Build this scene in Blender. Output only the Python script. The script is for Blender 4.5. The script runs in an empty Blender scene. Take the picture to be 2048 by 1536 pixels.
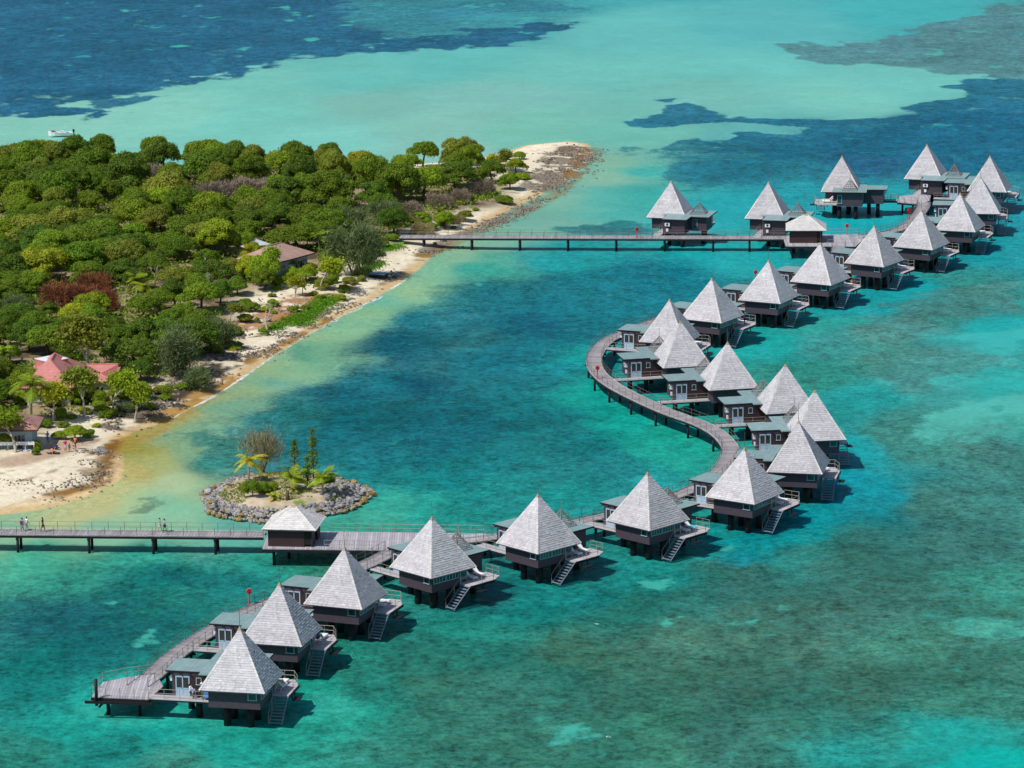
import bpy, math, random
import numpy as np
from mathutils import Vector, Matrix

SC = bpy.context.scene
COL = SC.collection
PI = math.pi
R = math.radians
rng = np.random.default_rng(7)
random.seed(7)

# ------------------------------------------------------------------ camera
PW, PH = 2048.0, 1536.0
CF, CP, CR, CH = 7464.037, R(12.82505), R(-0.81873), 118.881
_fw = np.array([0, math.cos(CP), -math.sin(CP)])
_up0 = np.array([0, math.sin(CP), math.cos(CP)])
_rt0 = np.array([1.0, 0, 0])
_rt = math.cos(CR) * _rt0 + math.sin(CR) * _up0
_up = math.cos(CR) * _up0 - math.sin(CR) * _rt0
_o = np.array([0, 0, CH])


def proj(x, y, z=0.0):
    dx, dy, dz = x - 0.0, y - 0.0, z - CH
    q = dx * _fw[0] + dy * _fw[1] + dz * _fw[2]
    u = dx * _rt[0] + dy * _rt[1] + dz * _rt[2]
    v = dx * _up[0] + dy * _up[1] + dz * _up[2]
    return PW / 2 + CF * u / q, PH / 2 - CF * v / q


def gp(u, v, z=0.0):
    """the place in the world, at height z, that was surveyed at (u, v)"""
    d = (u - PW / 2) / CF * _rt - (v - PH / 2) / CF * _up + _fw
    t = (z - CH) / d[2]
    p = _o + d * t
    return (float(p[0]), float(p[1]), float(z))


cam = bpy.data.cameras.new('camera')
cam.sensor_width = 36.0
cam.lens = 36.0 * CF / PW
cam.clip_start = 1.0
cam.clip_end = 60000.0
camo = bpy.data.objects.new('camera', cam)
COL.objects.link(camo)
M = Matrix(((_rt[0], _up[0], -_fw[0], 0), (_rt[1], _up[1], -_fw[1], 0), (_rt[2], _up[2], -_fw[2], CH), (0, 0, 0, 1)))
camo.matrix_world = M
SC.camera = camo

# ------------------------------------------------------------------ light
SUN_EL, SUN_AZ = R(53), (-0.80, -0.60)
w = bpy.data.worlds.new('World')
SC.world = w
w.use_nodes = True
nt = w.node_tree
bg = nt.nodes['Background']
sky = nt.nodes.new('ShaderNodeTexSky')
sky.sky_type = 'NISHITA'
sky.sun_disc = False
sky.sun_elevation = SUN_EL
sky.sun_rotation = math.atan2(SUN_AZ[0], SUN_AZ[1])
sky.air_density = 1.0
sky.dust_density = 0.6
nt.links.new(sky.outputs[0], bg.inputs[0])
bg.inputs[1].default_value = 0.105
sl = bpy.data.lights.new('sun', 'SUN')
sl.energy = 4.2
sl.angle = R(0.53)
sl.color = (1.0, 0.95, 0.88)
so = bpy.data.objects.new('sun', sl)
COL.objects.link(so)
sd = Vector((SUN_AZ[0] * math.cos(SUN_EL), SUN_AZ[1] * math.cos(SUN_EL), math.sin(SUN_EL)))
so.rotation_euler = (-sd).to_track_quat('-Z', 'Y').to_euler()
so.location = (-60, 300, 160)
SC.view_settings.view_transform = 'Standard'
SC.view_settings.look = 'None'
SC.view_settings.exposure = 0.0
SC.view_settings.gamma = 1.0
SC.cycles.use_denoising = True
SC.cycles.max_bounces = 6
SC.cycles.diffuse_bounces = 2
SC.cycles.glossy_bounces = 2
SC.cycles.transparent_max_bounces = 24
SC.cycles.caustics_reflective = False
SC.cycles.caustics_refractive = False


# ------------------------------------------------------------------ colour and node helpers
def s2l(c):
    c = np.asarray(c, float) / 255.0
    return np.where(c <= 0.04045, c / 12.92, ((c + 0.055) / 1.055) ** 2.4)


class NT:
    def __init__(self, name):
        self.m = bpy.data.materials.new(name)
        self.m.use_nodes = True
        self.t = self.m.node_tree
        self.b = self.t.nodes.get('Principled BSDF')
        self.out = self.t.nodes.get('Material Output')

    def n(self, typ, **kw):
        x = self.t.nodes.new('ShaderNode' + typ)
        for k, v in kw.items():
            setattr(x, k, v)
        return x

    def l(self, a, b):
        self.t.links.new(a, b)

    def noise(self, scale, detail=3.0, rough=0.55, vec=None, dist=0.0):
        x = self.n('TexNoise')
        x.inputs['Scale'].default_value = scale
        x.inputs['Detail'].default_value = detail
        x.inputs['Roughness'].default_value = rough
        x.inputs['Distortion'].default_value = dist
        if vec is not None:
            self.l(vec, x.inputs['Vector'])
        return x.outputs['Fac']

    def maprange(self, fac, a, b, c=0.0, d=1.0, smooth=False):
        x = self.n('MapRange')
        if smooth:
            x.interpolation_type = 'SMOOTHSTEP'
        self.l(fac, x.inputs['Value'])
        for i, v in zip(('From Min', 'From Max', 'To Min', 'To Max'), (a, b, c, d)):
            x.inputs[i].default_value = v
        return x.outputs['Result']

    def math(self, op, a, b=None):
        x = self.n('Math', operation=op)
        for i, v in ((0, a), (1, b)):
            if v is None:
                continue
            if isinstance(v, (int, float)):
                x.inputs[i].default_value = v
            else:
                self.l(v, x.inputs[i])
        return x.outputs[0]

    def mix(self, fac, a, b, blend='MIX'):
        x = self.n('Mix', data_type='RGBA', blend_type=blend)
        for s, v in ((x.inputs[0], fac), (x.inputs[6], a), (x.inputs[7], b)):
            if isinstance(v, (int, float)):
                s.default_value = v
            elif isinstance(v, (tuple, list, np.ndarray)):
                s.default_value = (*[float(q) for q in v][:3], 1)
            else:
                self.l(v, s)
        return x.outputs[2]

    def scale_col(self, col, fac):
        """colour times a scalar socket"""
        x = self.n('VectorMath', operation='SCALE')
        if isinstance(col, (tuple, list, np.ndarray)):
            x.inputs[0].default_value = [float(q) for q in col][:3]
        else:
            self.l(col, x.inputs[0])
        self.l(fac, x.inputs['Scale'])
        return x.outputs[0]

    def pos(self):
        return self.n('NewGeometry').outputs['Position']

    def obj(self):
        return self.n('TexCoord').outputs['Object']

    def mapped(self, vec, scale, loc=(0, 0, 0), rot=(0, 0, 0)):
        x = self.n('Mapping')
        self.l(vec, x.inputs[0])
        x.inputs['Scale'].default_value = scale
        x.inputs['Location'].default_value = loc
        x.inputs['Rotation'].default_value = rot
        return x.outputs[0]

    def bump(self, h, strength=0.3, dist=0.05):
        x = self.n('Bump')
        x.inputs['Strength'].default_value = strength
        x.inputs['Distance'].default_value = dist
        self.l(h, x.inputs['Height'])
        return x.outputs['Normal']


def mat_plain(name, c, rough=0.7, var=0.25, scale=3.0, spec=0.3, metal=0.0, bumpd=0.0, rand=0.0):
    """one base colour with mottled wear and a little per-object change"""
    k = NT(name)
    lin = s2l(c)
    v = k.maprange(k.noise(scale, 5, 0.6, k.obj()), 0.25, 0.75, 1 - var, 1 + var)
    if rand:
        oi = k.n('ObjectInfo').outputs['Random']
        v = k.math('MULTIPLY', v, k.maprange(oi, 0, 1, 1 - rand, 1 + rand))
    k.l(k.scale_col(lin, v), k.b.inputs['Base Color'])
    k.b.inputs['Roughness'].default_value = rough
    k.b.inputs['Specular IOR Level'].default_value = spec
    k.b.inputs['Metallic'].default_value = metal
    if bumpd:
        k.l(k.bump(k.noise(scale * 4, 4, 0.6, k.obj()), 0.5, bumpd), k.b.inputs['Normal'])
    return k.m


# ------------------------------------------------------------------ mesh helpers
class MB:
    def __init__(self):
        self.v = []
        self.f = []
        self.uv = None

    def add(self, vs, fs):
        o = len(self.v)
        self.v += [tuple(p) for p in vs]
        self.f += [tuple(o + i for i in q) for q in fs]

    def box(self, c, s, rz=0.0, tilt=None):
        x, y, z = s[0] / 2, s[1] / 2, s[2] / 2
        P = [(-x, -y, -z), (x, -y, -z), (x, y, -z), (-x, y, -z), (-x, -y, z), (x, -y, z), (x, y, z), (-x, y, z)]
        m = Matrix.Rotation(rz, 3, 'Z')
        if tilt:
            m = m @ Matrix.Rotation(tilt[1], 3, tilt[0])
        P = [tuple(m @ Vector(p) + Vector(c)) for p in P]
        self.add(P, [(0, 3, 2, 1), (4, 5, 6, 7), (0, 1, 5, 4), (1, 2, 6, 5), (2, 3, 7, 6), (3, 0, 4, 7)])
        return self

    def span(self, a, b):
        """box between two corners"""
        return self.box([(a[i] + b[i]) / 2 for i in range(3)], [abs(b[i] - a[i]) for i in range(3)])

    def prism(self, poly, z0, z1):
        n = len(poly)
        area = sum(poly[i][0] * poly[(i + 1) % n][1] - poly[(i + 1) % n][0] * poly[i][1] for i in range(n))
        if area < 0:
            poly = poly[::-1]
        vs = [(p[0], p[1], z0) for p in poly] + [(p[0], p[1], z1) for p in poly]
        fs = [tuple(range(n - 1, -1, -1)), tuple(range(n, 2 * n))]
        fs += [(i, (i + 1) % n, n + (i + 1) % n, n + i) for i in range(n)]
        self.add(vs, fs)
        return self

    def tube(self, pts, rad, n=6, cap=True):
        pts = [Vector(p) for p in pts]
        if not isinstance(rad, (list, tuple)):
            rad = [rad] * len(pts)
        rings = []
        a = None
        for i, p in enumerate(pts):
            d = (pts[min(i + 1, len(pts) - 1)] - pts[max(i - 1, 0)])
            d = d.normalized() if d.length > 1e-9 else Vector((0, 0, 1))
            if a is None or abs(a.dot(d)) > 0.98:
                a = Vector((0, 0, 1)) if abs(d.z) < 0.9 else Vector((1, 0, 0))
            u = (a - d * a.dot(d)).normalized()
            v = d.cross(u)
            a = u
            rings.append([p + (u * math.cos(t) + v * math.sin(t)) * rad[i] for t in [2 * PI * j / n for j in range(n)]])
        vs = [q for r in rings for q in r]
        fs = []
        for i in range(len(pts) - 1):
            for j in range(n):
                k = (j + 1) % n
                fs.append((i * n + j, i * n + k, (i + 1) * n + k, (i + 1) * n + j))
        if cap:
            fs.append(tuple(range(n - 1, -1, -1)))
            fs.append(tuple((len(pts) - 1) * n + j for j in range(n)))
        self.add(vs, fs)
        return self

    def ball(self, c, r, seg=10, ring=7):
        if isinstance(r, (int, float)):
            r = (r, r, r)
        vs = [(c[0], c[1], c[2] + r[2])]
        for i in range(1, ring):
            t = PI * i / ring
            for j in range(seg):
                p = 2 * PI * j / seg
                vs.append((c[0] + r[0] * math.sin(t) * math.cos(p), c[1] + r[1] * math.sin(t) * math.sin(p), c[2] + r[2] * math.cos(t)))
        vs.append((c[0], c[1], c[2] - r[2]))
        fs = [(0, 1 + j, 1 + (j + 1) % seg) for j in range(seg)]
        for i in range(ring - 2):
            for j in range(seg):
                a = 1 + i * seg + j
                b = 1 + i * seg + (j + 1) % seg
                fs.append((a, a + seg, b + seg, b))
        e = len(vs) - 1
        o = 1 + (ring - 2) * seg
        fs += [(e, o + (j + 1) % seg, o + j) for j in range(seg)]
        self.add(vs, fs)
        return self

    def build(self, name, mat, parent=None, smooth=False, mirror=False, col=None):
        v, f = self.v, self.f
        if mirror:
            v = [(-p[0], p[1], p[2]) for p in v]
            f = [q[::-1] for q in f]
        me = bpy.data.meshes.new(name)
        me.from_pydata(v, [], f)
        me.validate()
        if col is not None:
            at = me.attributes.new('tone', 'FLOAT', 'FACE')
            at.data.foreach_set('value', np.asarray(col, dtype=np.float32))
        me.materials.append(mat)
        if smooth:
            me.polygons.foreach_set('use_smooth', np.ones(len(me.polygons), dtype=bool))
        o = bpy.data.objects.new(name, me)
        COL.objects.link(o)
        if parent is not None:
            o.parent = parent
        return o


def np_mesh(name, V, F, mat, parent=None, smooth=False):
    """quads from arrays"""
    me = bpy.data.meshes.new(name)
    V = np.asarray(V, dtype=np.float32)
    F = np.asarray(F, dtype=np.int32)
    me.vertices.add(len(V))
    me.vertices.foreach_set('co', V.ravel())
    me.loops.add(F.size)
    me.loops.foreach_set('vertex_index', F.ravel())
    me.polygons.add(len(F))
    me.polygons.foreach_set('loop_start', np.arange(0, F.size, F.shape[1], dtype=np.int32))
    if smooth:
        me.polygons.foreach_set('use_smooth', np.ones(len(F), dtype=bool))
    me.materials.append(mat)
    me.update(calc_edges=True)
    o = bpy.data.objects.new(name, me)
    COL.objects.link(o)
    if parent is not None:
        o.parent = parent
    return o


def tag(o, label, cat, group=None):
    o['label'] = label
    o['category'] = cat
    if group:
        o['group'] = group
    return o


def thing(name, label, cat, loc=(0, 0, 0), rz=0.0, group=None):
    o = bpy.data.objects.new(name, None)
    COL.objects.link(o)
    o.location = loc
    o.rotation_euler = (0, 0, rz)
    o.empty_display_size = 0.3
    return tag(o, label, cat, group)


def struct(o, kind='structure'):
    o['kind'] = kind
    return o


KIDS = {}


def kids(o):
    return [c for c in bpy.data.objects if c.parent is o]


def copy_tree(o, parent=None):
    c = o.copy()
    COL.objects.link(c)
    c.parent = parent
    for ch in list(o.children):
        copy_tree(ch, c)
    return c


# ------------------------------------------------------------------ noise on arrays
def vnoise(x, y, seed=0):
    xi, yi = np.floor(x).astype(np.int64), np.floor(y).astype(np.int64)
    xf, yf = x - xi, y - yi
    u, v = xf * xf * xf * (xf * (xf * 6 - 15) + 10), yf * yf * yf * (yf * (yf * 6 - 15) + 10)

    def h(a, b):
        n = (a * 374761393 + b * 668265263 + seed * 974711) & 0xFFFFFFFF
        n = ((n ^ (n >> 13)) * 1274126177) & 0xFFFFFFFF
        n = ((n ^ (n >> 16)) * 2246822519) & 0xFFFFFFFF
        return ((n ^ (n >> 15)) & 0xFFFF) / 65535.0
    a, b, c, d = h(xi, yi), h(xi + 1, yi), h(xi, yi + 1), h(xi + 1, yi + 1)
    return (a * (1 - u) + b * u) * (1 - v) + (c * (1 - u) + d * u) * v


def fbm(x, y, scale, octv=4, seed=0, gain=0.5):
    t, amp, tot, s = 0.0, 1.0, 0.0, 1.0 / scale
    for i in range(octv):
        c, q = math.cos(i * 1.1), math.sin(i * 1.1)
        t = t + amp * (vnoise((x * c - y * q) * s + 17.3 * i, (x * q + y * c) * s - 9.1 * i, seed + i) - 0.5)
        tot += amp
        amp *= gain
        s *= 2.03
    return t / tot * 2.0      # about -1..1


def in_poly(x, y, P):
    r = np.zeros(x.shape, bool)
    n = len(P)
    for i in range(n):
        x0, y0 = P[i]
        x1, y1 = P[(i + 1) % n]
        if y0 == y1:
            continue
        c = ((y0 > y) != (y1 > y)) & (x < (x1 - x0) * (y - y0) / (y1 - y0) + x0)
        r ^= c
    return r


def seg_dist(x, y, P, closed=True):
    d = np.full(x.shape, 1e9)
    n = len(P)
    for i in range(n if closed else n - 1):
        x0, y0 = P[i]
        x1, y1 = P[(i + 1) % n]
        ex, ey = x1 - x0, y1 - y0
        L = ex * ex + ey * ey + 1e-9
        t = np.clip(((x - x0) * ex + (y - y0) * ey) / L, 0, 1)
        d = np.minimum(d, (x - x0 - t * ex) ** 2 + (y - y0 - t * ey) ** 2)
    return np.sqrt(d)


def sdist(x, y, P):
    """distance inside the outline, negative outside"""
    d = seg_dist(x, y, P)
    return np.where(in_poly(x, y, P), d, -d)


def sstep(x, a, b):
    t = np.clip((x - a) / (b - a), 0, 1)
    return t * t * (3 - 2 * t)

# ------------------------------------------------------------------ the islet's outline (water's edge), surveyed
def wp(L, z=0.0):
    return [gp(a, b, z)[:2] for a, b in L]


SHORE_PX = [(1052, 291), (1090, 287), (1140, 283), (1172, 288), (1184, 299), (1166, 328), (1140, 353), (1090, 384), (1040, 410),
            (990, 436), (940, 464), (900, 487), (862, 512), (838, 537), (795, 568), (745, 598), (692, 627), (642, 652), (602, 677),
            (552, 707), (503, 740), (452, 776), (410, 800), (369, 822), (320, 847), (267, 862), (240, 880), (230, 908), (241, 914),
            (244, 935), (236, 960), (205, 975), (174, 991), (123, 1009), (62, 1022), (0, 1029), (-80, 1040), (-200, 1052), (-600, 1060),
            (-600, 325), (-200, 325), (0, 327), (400, 336), (700, 336), (930, 322), (1000, 308)]
SHORE = wp(SHORE_PX)
ISLET_C = (-29.3, 460.3)


def height_of(s):
    """ground height from the signed distance to the water's edge"""
    ins = 1.55 * (1 - np.exp(-np.maximum(s, 0) / 9.0))
    out = -.32 * (1 - np.exp(-np.maximum(-s, 0) / 9.0))
    return np.where(s > 0, ins, out)


def land_z(x, y):
    s = sdist(np.array([x], float), np.array([y], float), SHORE)
    return float(height_of(s)[0])


# colours seen on the bottom of the lagoon and on the beach at surveyed points
CTRL = [
    (0, 0, 28, 80, 118), (300, 50, 28, 82, 120), (100, 150, 25, 76, 116), (600, 60, 32, 92, 125), (-300, 100, 26, 78, 116), (300, -200, 30, 90, 128),
    (820, 40, 40, 128, 142), (1000, 20, 45, 140, 152), (1200, -20, 52, 165, 170), (1000, -250, 45, 150, 160), (1800, -250, 50, 150, 160),
    (900, 130, 70, 186, 178), (700, 150, 75, 188, 178), (500, 165, 85, 192, 178), (300, 225, 118, 200, 182), (120, 245, 120, 200, 180), (0, 245, 115, 195, 176), (-250, 240, 112, 192, 176),
    (500, 230, 105, 196, 180), (700, 205, 92, 184, 170), (1000, 200, 92, 188, 176), (900, 250, 98, 190, 174), (600, 290, 112, 200, 186), (900, 300, 102, 192, 178), (1080, 270, 108, 192, 172),
    (1300, 60, 72, 188, 182), (1200, 150, 80, 190, 178), (1500, 60, 62, 180, 180), (1850, 30, 52, 170, 175), (1400, 190, 84, 186, 174), (1450, 130, 78, 192, 182), (1700, 190, 88, 196, 182), (1850, 170, 80, 190, 180),
    (1250, 275, 78, 184, 168), (1500, 275, 70, 180, 175), (2000, 80, 55, 140, 145), (2300, 60, 50, 135, 142),
    (1200, 315, 95, 180, 155), (1195, 350, 105, 180, 145), (1120, 400, 95, 178, 145), (1060, 440, 90, 172, 145), (1250, 340, 48, 172, 165), (1180, 400, 60, 180, 168), (1250, 400, 48, 168, 162), (1000, 470, 95, 176, 140), (950, 495, 108, 178, 135),
    (1450, 420, 28, 160, 168), (1750, 425, 22, 168, 178), (1600, 400, 28, 150, 162), (1450, 340, 26, 100, 128), (1700, 320, 25, 92, 125), (1950, 260, 26, 92, 128), (2000, 350, 30, 125, 142), (2250, 300, 26, 95, 130), (1550, 300, 28, 105, 130),
    (900, 530, 98, 182, 138), (1000, 530, 46, 160, 145), (860, 560, 105, 182, 135), (1000, 590, 26, 118, 132), (1200, 510, 26, 150, 155), (1200, 560, 22, 118, 132), (1300, 560, 20, 118, 135), (1450, 510, 26, 160, 165), (1350, 620, 20, 120, 135), (1100, 640, 18, 98, 120),
    (800, 680, 22, 92, 112), (1000, 700, 18, 92, 112), (700, 800, 22, 92, 108), (900, 850, 18, 92, 110), (1100, 830, 20, 112, 122), (1130, 720, 20, 125, 135), (850, 760, 16, 80, 100), (600, 830, 26, 108, 112),
    (1155, 700, 20, 150, 148), (1180, 780, 22, 160, 150), (1260, 850, 20, 152, 142), (1340, 890, 26, 156, 142), (1390, 930, 30, 158, 145), (1290, 740, 20, 130, 132), (1300, 960, 26, 140, 140),
    (780, 600, 78, 172, 138), (700, 650, 88, 176, 136), (600, 705, 95, 178, 138), (520, 760, 110, 172, 125), (450, 800, 120, 165, 105), (360, 850, 140, 155, 80), (300, 880, 140, 150, 75),
    (650, 700, 50, 150, 132), (570, 760, 70, 160, 132), (480, 830, 85, 160, 122), (420, 870, 100, 165, 118), (330, 910, 135, 175, 105), (290, 925, 150, 170, 95),
    (380, 940, 140, 192, 138), (300, 985, 138, 196, 136), (250, 975, 158, 188, 120), (180, 1010, 160, 190, 125), (100, 1030, 150, 190, 128), (350, 1020, 110, 186, 140), (200, 1050, 105, 186, 142), (0, 1050, 110, 185, 140), (-200, 1080, 95, 180, 140),
    (480, 890, 42, 132, 126), (560, 860, 30, 110, 115), (780, 930, 24, 122, 126), (770, 1000, 42, 160, 145), (850, 1020, 34, 158, 146), (700, 1045, 50, 160, 142), (450, 1040, 70, 172, 145), (370, 985, 100, 186, 142),
    (1000, 1000, 22, 140, 138), (1180, 900, 20, 118, 124), (950, 930, 22, 118, 124), (1150, 1000, 24, 140, 138), (900, 960, 22, 128, 130),
    (60, 1110, 55, 165, 140), (250, 1110, 40, 150, 135), (100, 1150, 38, 135, 122), (300, 1160, 24, 118, 115), (100, 1250, 24, 105, 112), (300, 1250, 26, 118, 114), (500, 1130, 34, 145, 135), (-150, 1250, 28, 115, 115), (620, 1125, 36, 130, 112), (450, 1180, 24, 118, 118),
    (100, 1350, 22, 120, 118), (170, 1430, 26, 150, 140), (330, 1430, 24, 150, 142), (250, 1480, 26, 128, 122), (500, 1475, 28, 150, 138), (650, 1430, 30, 148, 132), (400, 1525, 44, 128, 116), (60, 1520, 34, 125, 115), (-200, 1450, 30, 125, 118), (600, 1360, 28, 150, 135),
    (800, 1250, 32, 124, 120), (1000, 1250, 32, 138, 128), (700, 1330, 34, 132, 120), (1100, 1190, 24, 128, 126), (900, 1400, 45, 128, 112), (1200, 1300, 50, 116, 102), (1400, 1250, 52, 112, 100), (1000, 1180, 24, 112, 116),
    (1500, 1140, 44, 112, 108), (1700, 1100, 46, 116, 110), (1900, 1000, 50, 120, 114), (1800, 1300, 50, 126, 112), (1600, 1450, 44, 116, 106), (1980, 1200, 44, 134, 122), (1960, 1525, 28, 158, 152), (1700, 1520, 30, 140, 135), (1300, 1480, 46, 122, 106), (1000, 1500, 45, 122, 110), (2200, 1300, 46, 126, 116), (1950, 1400, 46, 124, 112),
    (1700, 900, 24, 152, 158), (1790, 1000, 22, 136, 146), (1720, 960, 20, 140, 152), (1600, 1060, 22, 138, 138), (1480, 1090, 24, 140, 138), (1350, 1130, 26, 134, 130), (1230, 1160, 24, 124, 124), (1450, 1170, 40, 122, 118),
    (1560, 690, 26, 160, 158), (1700, 650, 40, 158, 152), (1600, 750, 40, 140, 130), (1760, 720, 50, 140, 130), (1850, 770, 50, 150, 148), (1800, 860, 48, 128, 122), (2000, 660, 28, 164, 166), (1900, 870, 50, 142, 134), (2010, 780, 38, 168, 164), (1800, 570, 24, 160, 168), (1950, 560, 40, 135, 132), (2010, 500, 26, 148, 158), (2000, 900, 48, 122, 118), (1700, 800, 30, 150, 150), (1680, 600, 22, 150, 158), (1880, 640, 42, 138, 132), (2250, 700, 34, 150, 150), (2030, 430, 24, 140, 155),
]
_c = np.array(CTRL, float)
_r, _g, _b = _c[:, 2].copy(), _c[:, 3].copy(), _c[:, 4].copy()
_shore = (_g > 150) & (_b < 152) & (_g > _b + 12) & (_r > 60)
_sand = (_r >= 60) & ~_shore
_c[:, 2] = np.where(_shore, _r + 22, np.where(_sand, _r + np.where(_r > 102, 6, 24), _r + 14))
_c[:, 4] = np.where(_shore, _b + 14, _b)
_c[:, 3] = np.where(_sand & (_g > 165), _g - 4, _g)
CTRL_MORE = [(1600, 1300, 64, 109, 100), (1500, 1400, 60, 108, 100), (1700, 1200, 62, 110, 104), (1400, 1350, 60, 108, 96), (1250, 1400, 56, 110, 100), (1100, 1350, 50, 112, 104), (1000, 1420, 54, 112, 104), (900, 1400, 56, 112, 106),
             (1750, 1400, 62, 112, 102), (1900, 1330, 62, 118, 108), (1800, 1180, 60, 112, 106), (1600, 1200, 60, 106, 98), (1950, 1080, 62, 118, 114), (850, 1330, 46, 114, 106), (700, 1400, 46, 120, 112), (1000, 1290, 46, 116, 110), (1450, 1480, 58, 110, 102), (1200, 1500, 54, 114, 102),
             (1000, 700, 38, 122, 134), (900, 845, 42, 108, 116), (600, 705, 150, 182, 136), (560, 730, 145, 178, 132), (625, 722, 125, 176, 140), (585, 742, 128, 172, 134), (665, 692, 122, 178, 142), (520, 770, 135, 170, 126), (645, 680, 142, 182, 140), (700, 655, 135, 184, 142), (760, 620, 130, 184, 144), (830, 575, 140, 186, 142), (100, 1245, 44, 98, 106), (1020, 1005, 42, 124, 126), (1100, 940, 40, 122, 126),
             (1860, 645, 78, 130, 130), (1780, 690, 74, 128, 124), (1950, 880, 72, 122, 118), (1330, 1200, 44, 112, 106), (300, 1230, 40, 112, 108), (200, 1200, 40, 110, 110), (450, 1230, 40, 118, 114),
             (1080, 760, 38, 110, 122), (1110, 860, 38, 116, 122), (1200, 940, 38, 118, 122), (1250, 990, 40, 124, 126), (1050, 1045, 40, 128, 126), (1130, 620, 34, 112, 126), (1230, 620, 34, 116, 130), (1140, 930, 38, 116, 122), (950, 1030, 40, 136, 130),
             (780, 760, 36, 104, 116), (850, 640, 40, 116, 124), (720, 850, 38, 106, 116), (650, 830, 44, 116, 118), (1950, 700, 60, 158, 158), (1900, 760, 66, 162, 158), (2020, 840, 64, 160, 154), (1760, 600, 44, 152, 158), (1700, 700, 60, 140, 138)]
_c = np.concatenate([_c, np.array(CTRL_MORE, float)])
CTRL_W = np.array([gp(a, b)[:2] for a, b in _c[:, :2]])
CTRL_RGB = s2l(_c[:, 2:])

# weed beds, sand tongues and stains on the bottom: outline, colour, edge softness (m), strength, warp (m)
PATCH = [
    ([(-300, -60), (690, -60), (700, 18), (640, 42), (770, 64), (1000, 56), (1190, 32), (1170, 52), (1000, 78), (900, 93), (780, 106), (620, 120), (480, 142), (330, 158), (232, 180), (100, 192), (182, 206), (245, 228), (232, 241), (170, 226), (0, 229), (-300, 232)], (40, 96, 127), 5, 1.0, 9),
    ([(175, 192), (320, 184), (255, 203), (190, 214)], (46, 110, 138), 3, .95, 4),
    ([(820, 18), (1010, -4), (1200, 8), (1100, 18), (930, 34)], (52, 122, 144), 8, .7, 8),
    ([(1555, 92), (1620, 75), (1800, 72), (1850, 44), (2060, 2), (2400, -30), (2400, 190), (2060, 172), (1985, 152), (1800, 126), (1680, 123), (1600, 113)], (80, 130, 138), 4, .92, 8),
    ([(1225, 243), (1290, 222), (1296, 205), (1385, 198), (1480, 226), (1560, 241), (1700, 236), (1830, 216), (1918, 190), (1905, 168), (1990, 152), (2060, 160), (2400, 160), (2400, 360), (1960, 345), (1760, 300), (1660, 306), (1560, 322), (1470, 348), (1420, 342), (1300, 302), (1265, 303), (1400, 282), (1600, 277), (1622, 263), (1540, 251), (1400, 251), (1300, 251)], (33, 100, 130), 3, .92, 8),
    ([(1285, 300), (1400, 296), (1560, 322), (1650, 312), (1700, 350), (1600, 362), (1500, 352), (1440, 372), (1330, 378), (1290, 345)], (38, 114, 132), 8, .75, 9),
    ([(1480, 360), (1640, 330), (1640, 390), (1560, 385)], (40, 124, 140), 8, .6, 8),
    ([(1150, 452), (1250, 428), (1310, 432), (1290, 462), (1190, 468)], (44, 118, 128), 3, .85, 5),
    ([(790, 720), (820, 660), (900, 600), (1000, 585), (1040, 610), (1010, 660), (960, 720), (870, 760), (780, 790), (700, 800), (640, 830), (560, 850), (600, 800), (680, 770)], (30, 100, 118), 9, .5, 9),
    ([(430, 862), (520, 845), (700, 800), (900, 790), (1050, 800), (1100, 860), (1000, 915), (860, 925), (720, 905), (640, 935), (520, 925), (470, 905)], (34, 104, 118), 6, .6, 8),
    ([(880, 575), (990, 555), (1010, 575), (940, 605), (870, 615)], (46, 120, 122), 6, .6, 6),
    ([(352, 878), (420, 868), (500, 880), (560, 905), (480, 915), (400, 905)], (60, 124, 118), 3, .75, 5),
    ([(282, 985), (310, 980), (318, 1000), (300, 1024), (268, 1028), (285, 1008)], (92, 128, 112), 1.6, .8, 3),
    ([(235, 905), (245, 880), (292, 871), (276, 898), (264, 922), (246, 921)], (98, 74, 40), 1.4, .9, 2),
    ([(246, 938), (270, 935), (262, 955), (240, 958)], (110, 90, 55), 1.4, .7, 2),
    ([(120, 1008), (170, 992), (165, 998), (125, 1012)], (120, 105, 70), 1.2, .7, 2),
    ([(1650, 880), (1720, 850), (1800, 960), (1810, 1010), (1700, 1045), (1560, 1090), (1440, 1105), (1420, 1080), (1560, 1040), (1660, 990)], (16, 138, 155), 9, .5, 6),
    ([(0, 1180), (120, 1160), (330, 1180), (420, 1240), (330, 1330), (200, 1330), (60, 1290)], (36, 92, 102), 8, .5, 9),
    ([(180, 1400), (320, 1416), (560, 1420), (640, 1395), (700, 1430), (540, 1468), (330, 1462), (150, 1440)], (56, 172, 158), 6, .6, 6),
    ([(1860, 1535), (1920, 1495), (2060, 1510), (2200, 1530), (2200, 1650), (1800, 1650)], (26, 170, 164), 4, .9, 4),
    ([(1700, 610), (1850, 575), (2000, 560), (2000, 600), (1880, 630), (1760, 660)], (78, 128, 124), 6, .65, 8),
    ([(1720, 730), (1850, 700), (1990, 690), (2050, 720), (1900, 745), (1780, 775)], (74, 126, 122), 6, .6, 8),
    ([(1860, 830), (1960, 800), (2060, 810), (2060, 850), (1920, 860)], (80, 172, 162), 6, .7, 8),
    ([(1870, 670), (1960, 656), (2070, 648), (2070, 690), (1960, 700)], (64, 178, 176), 4, .8, 6),
    ([(1850, 806), (1960, 774), (2070, 772), (2070, 815), (1960, 824), (1880, 850)], (84, 182, 172), 4, .8, 6),
    ([(1900, 1215), (1970, 1200), (2060, 1210), (2060, 1240), (1960, 1262), (1910, 1250)], (70, 158, 146), 3, .75, 4),
]
PATCH_W = [(wp(P), s2l(c), sft, st, wr) for P, c, sft, st, wr in PATCH]

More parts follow.
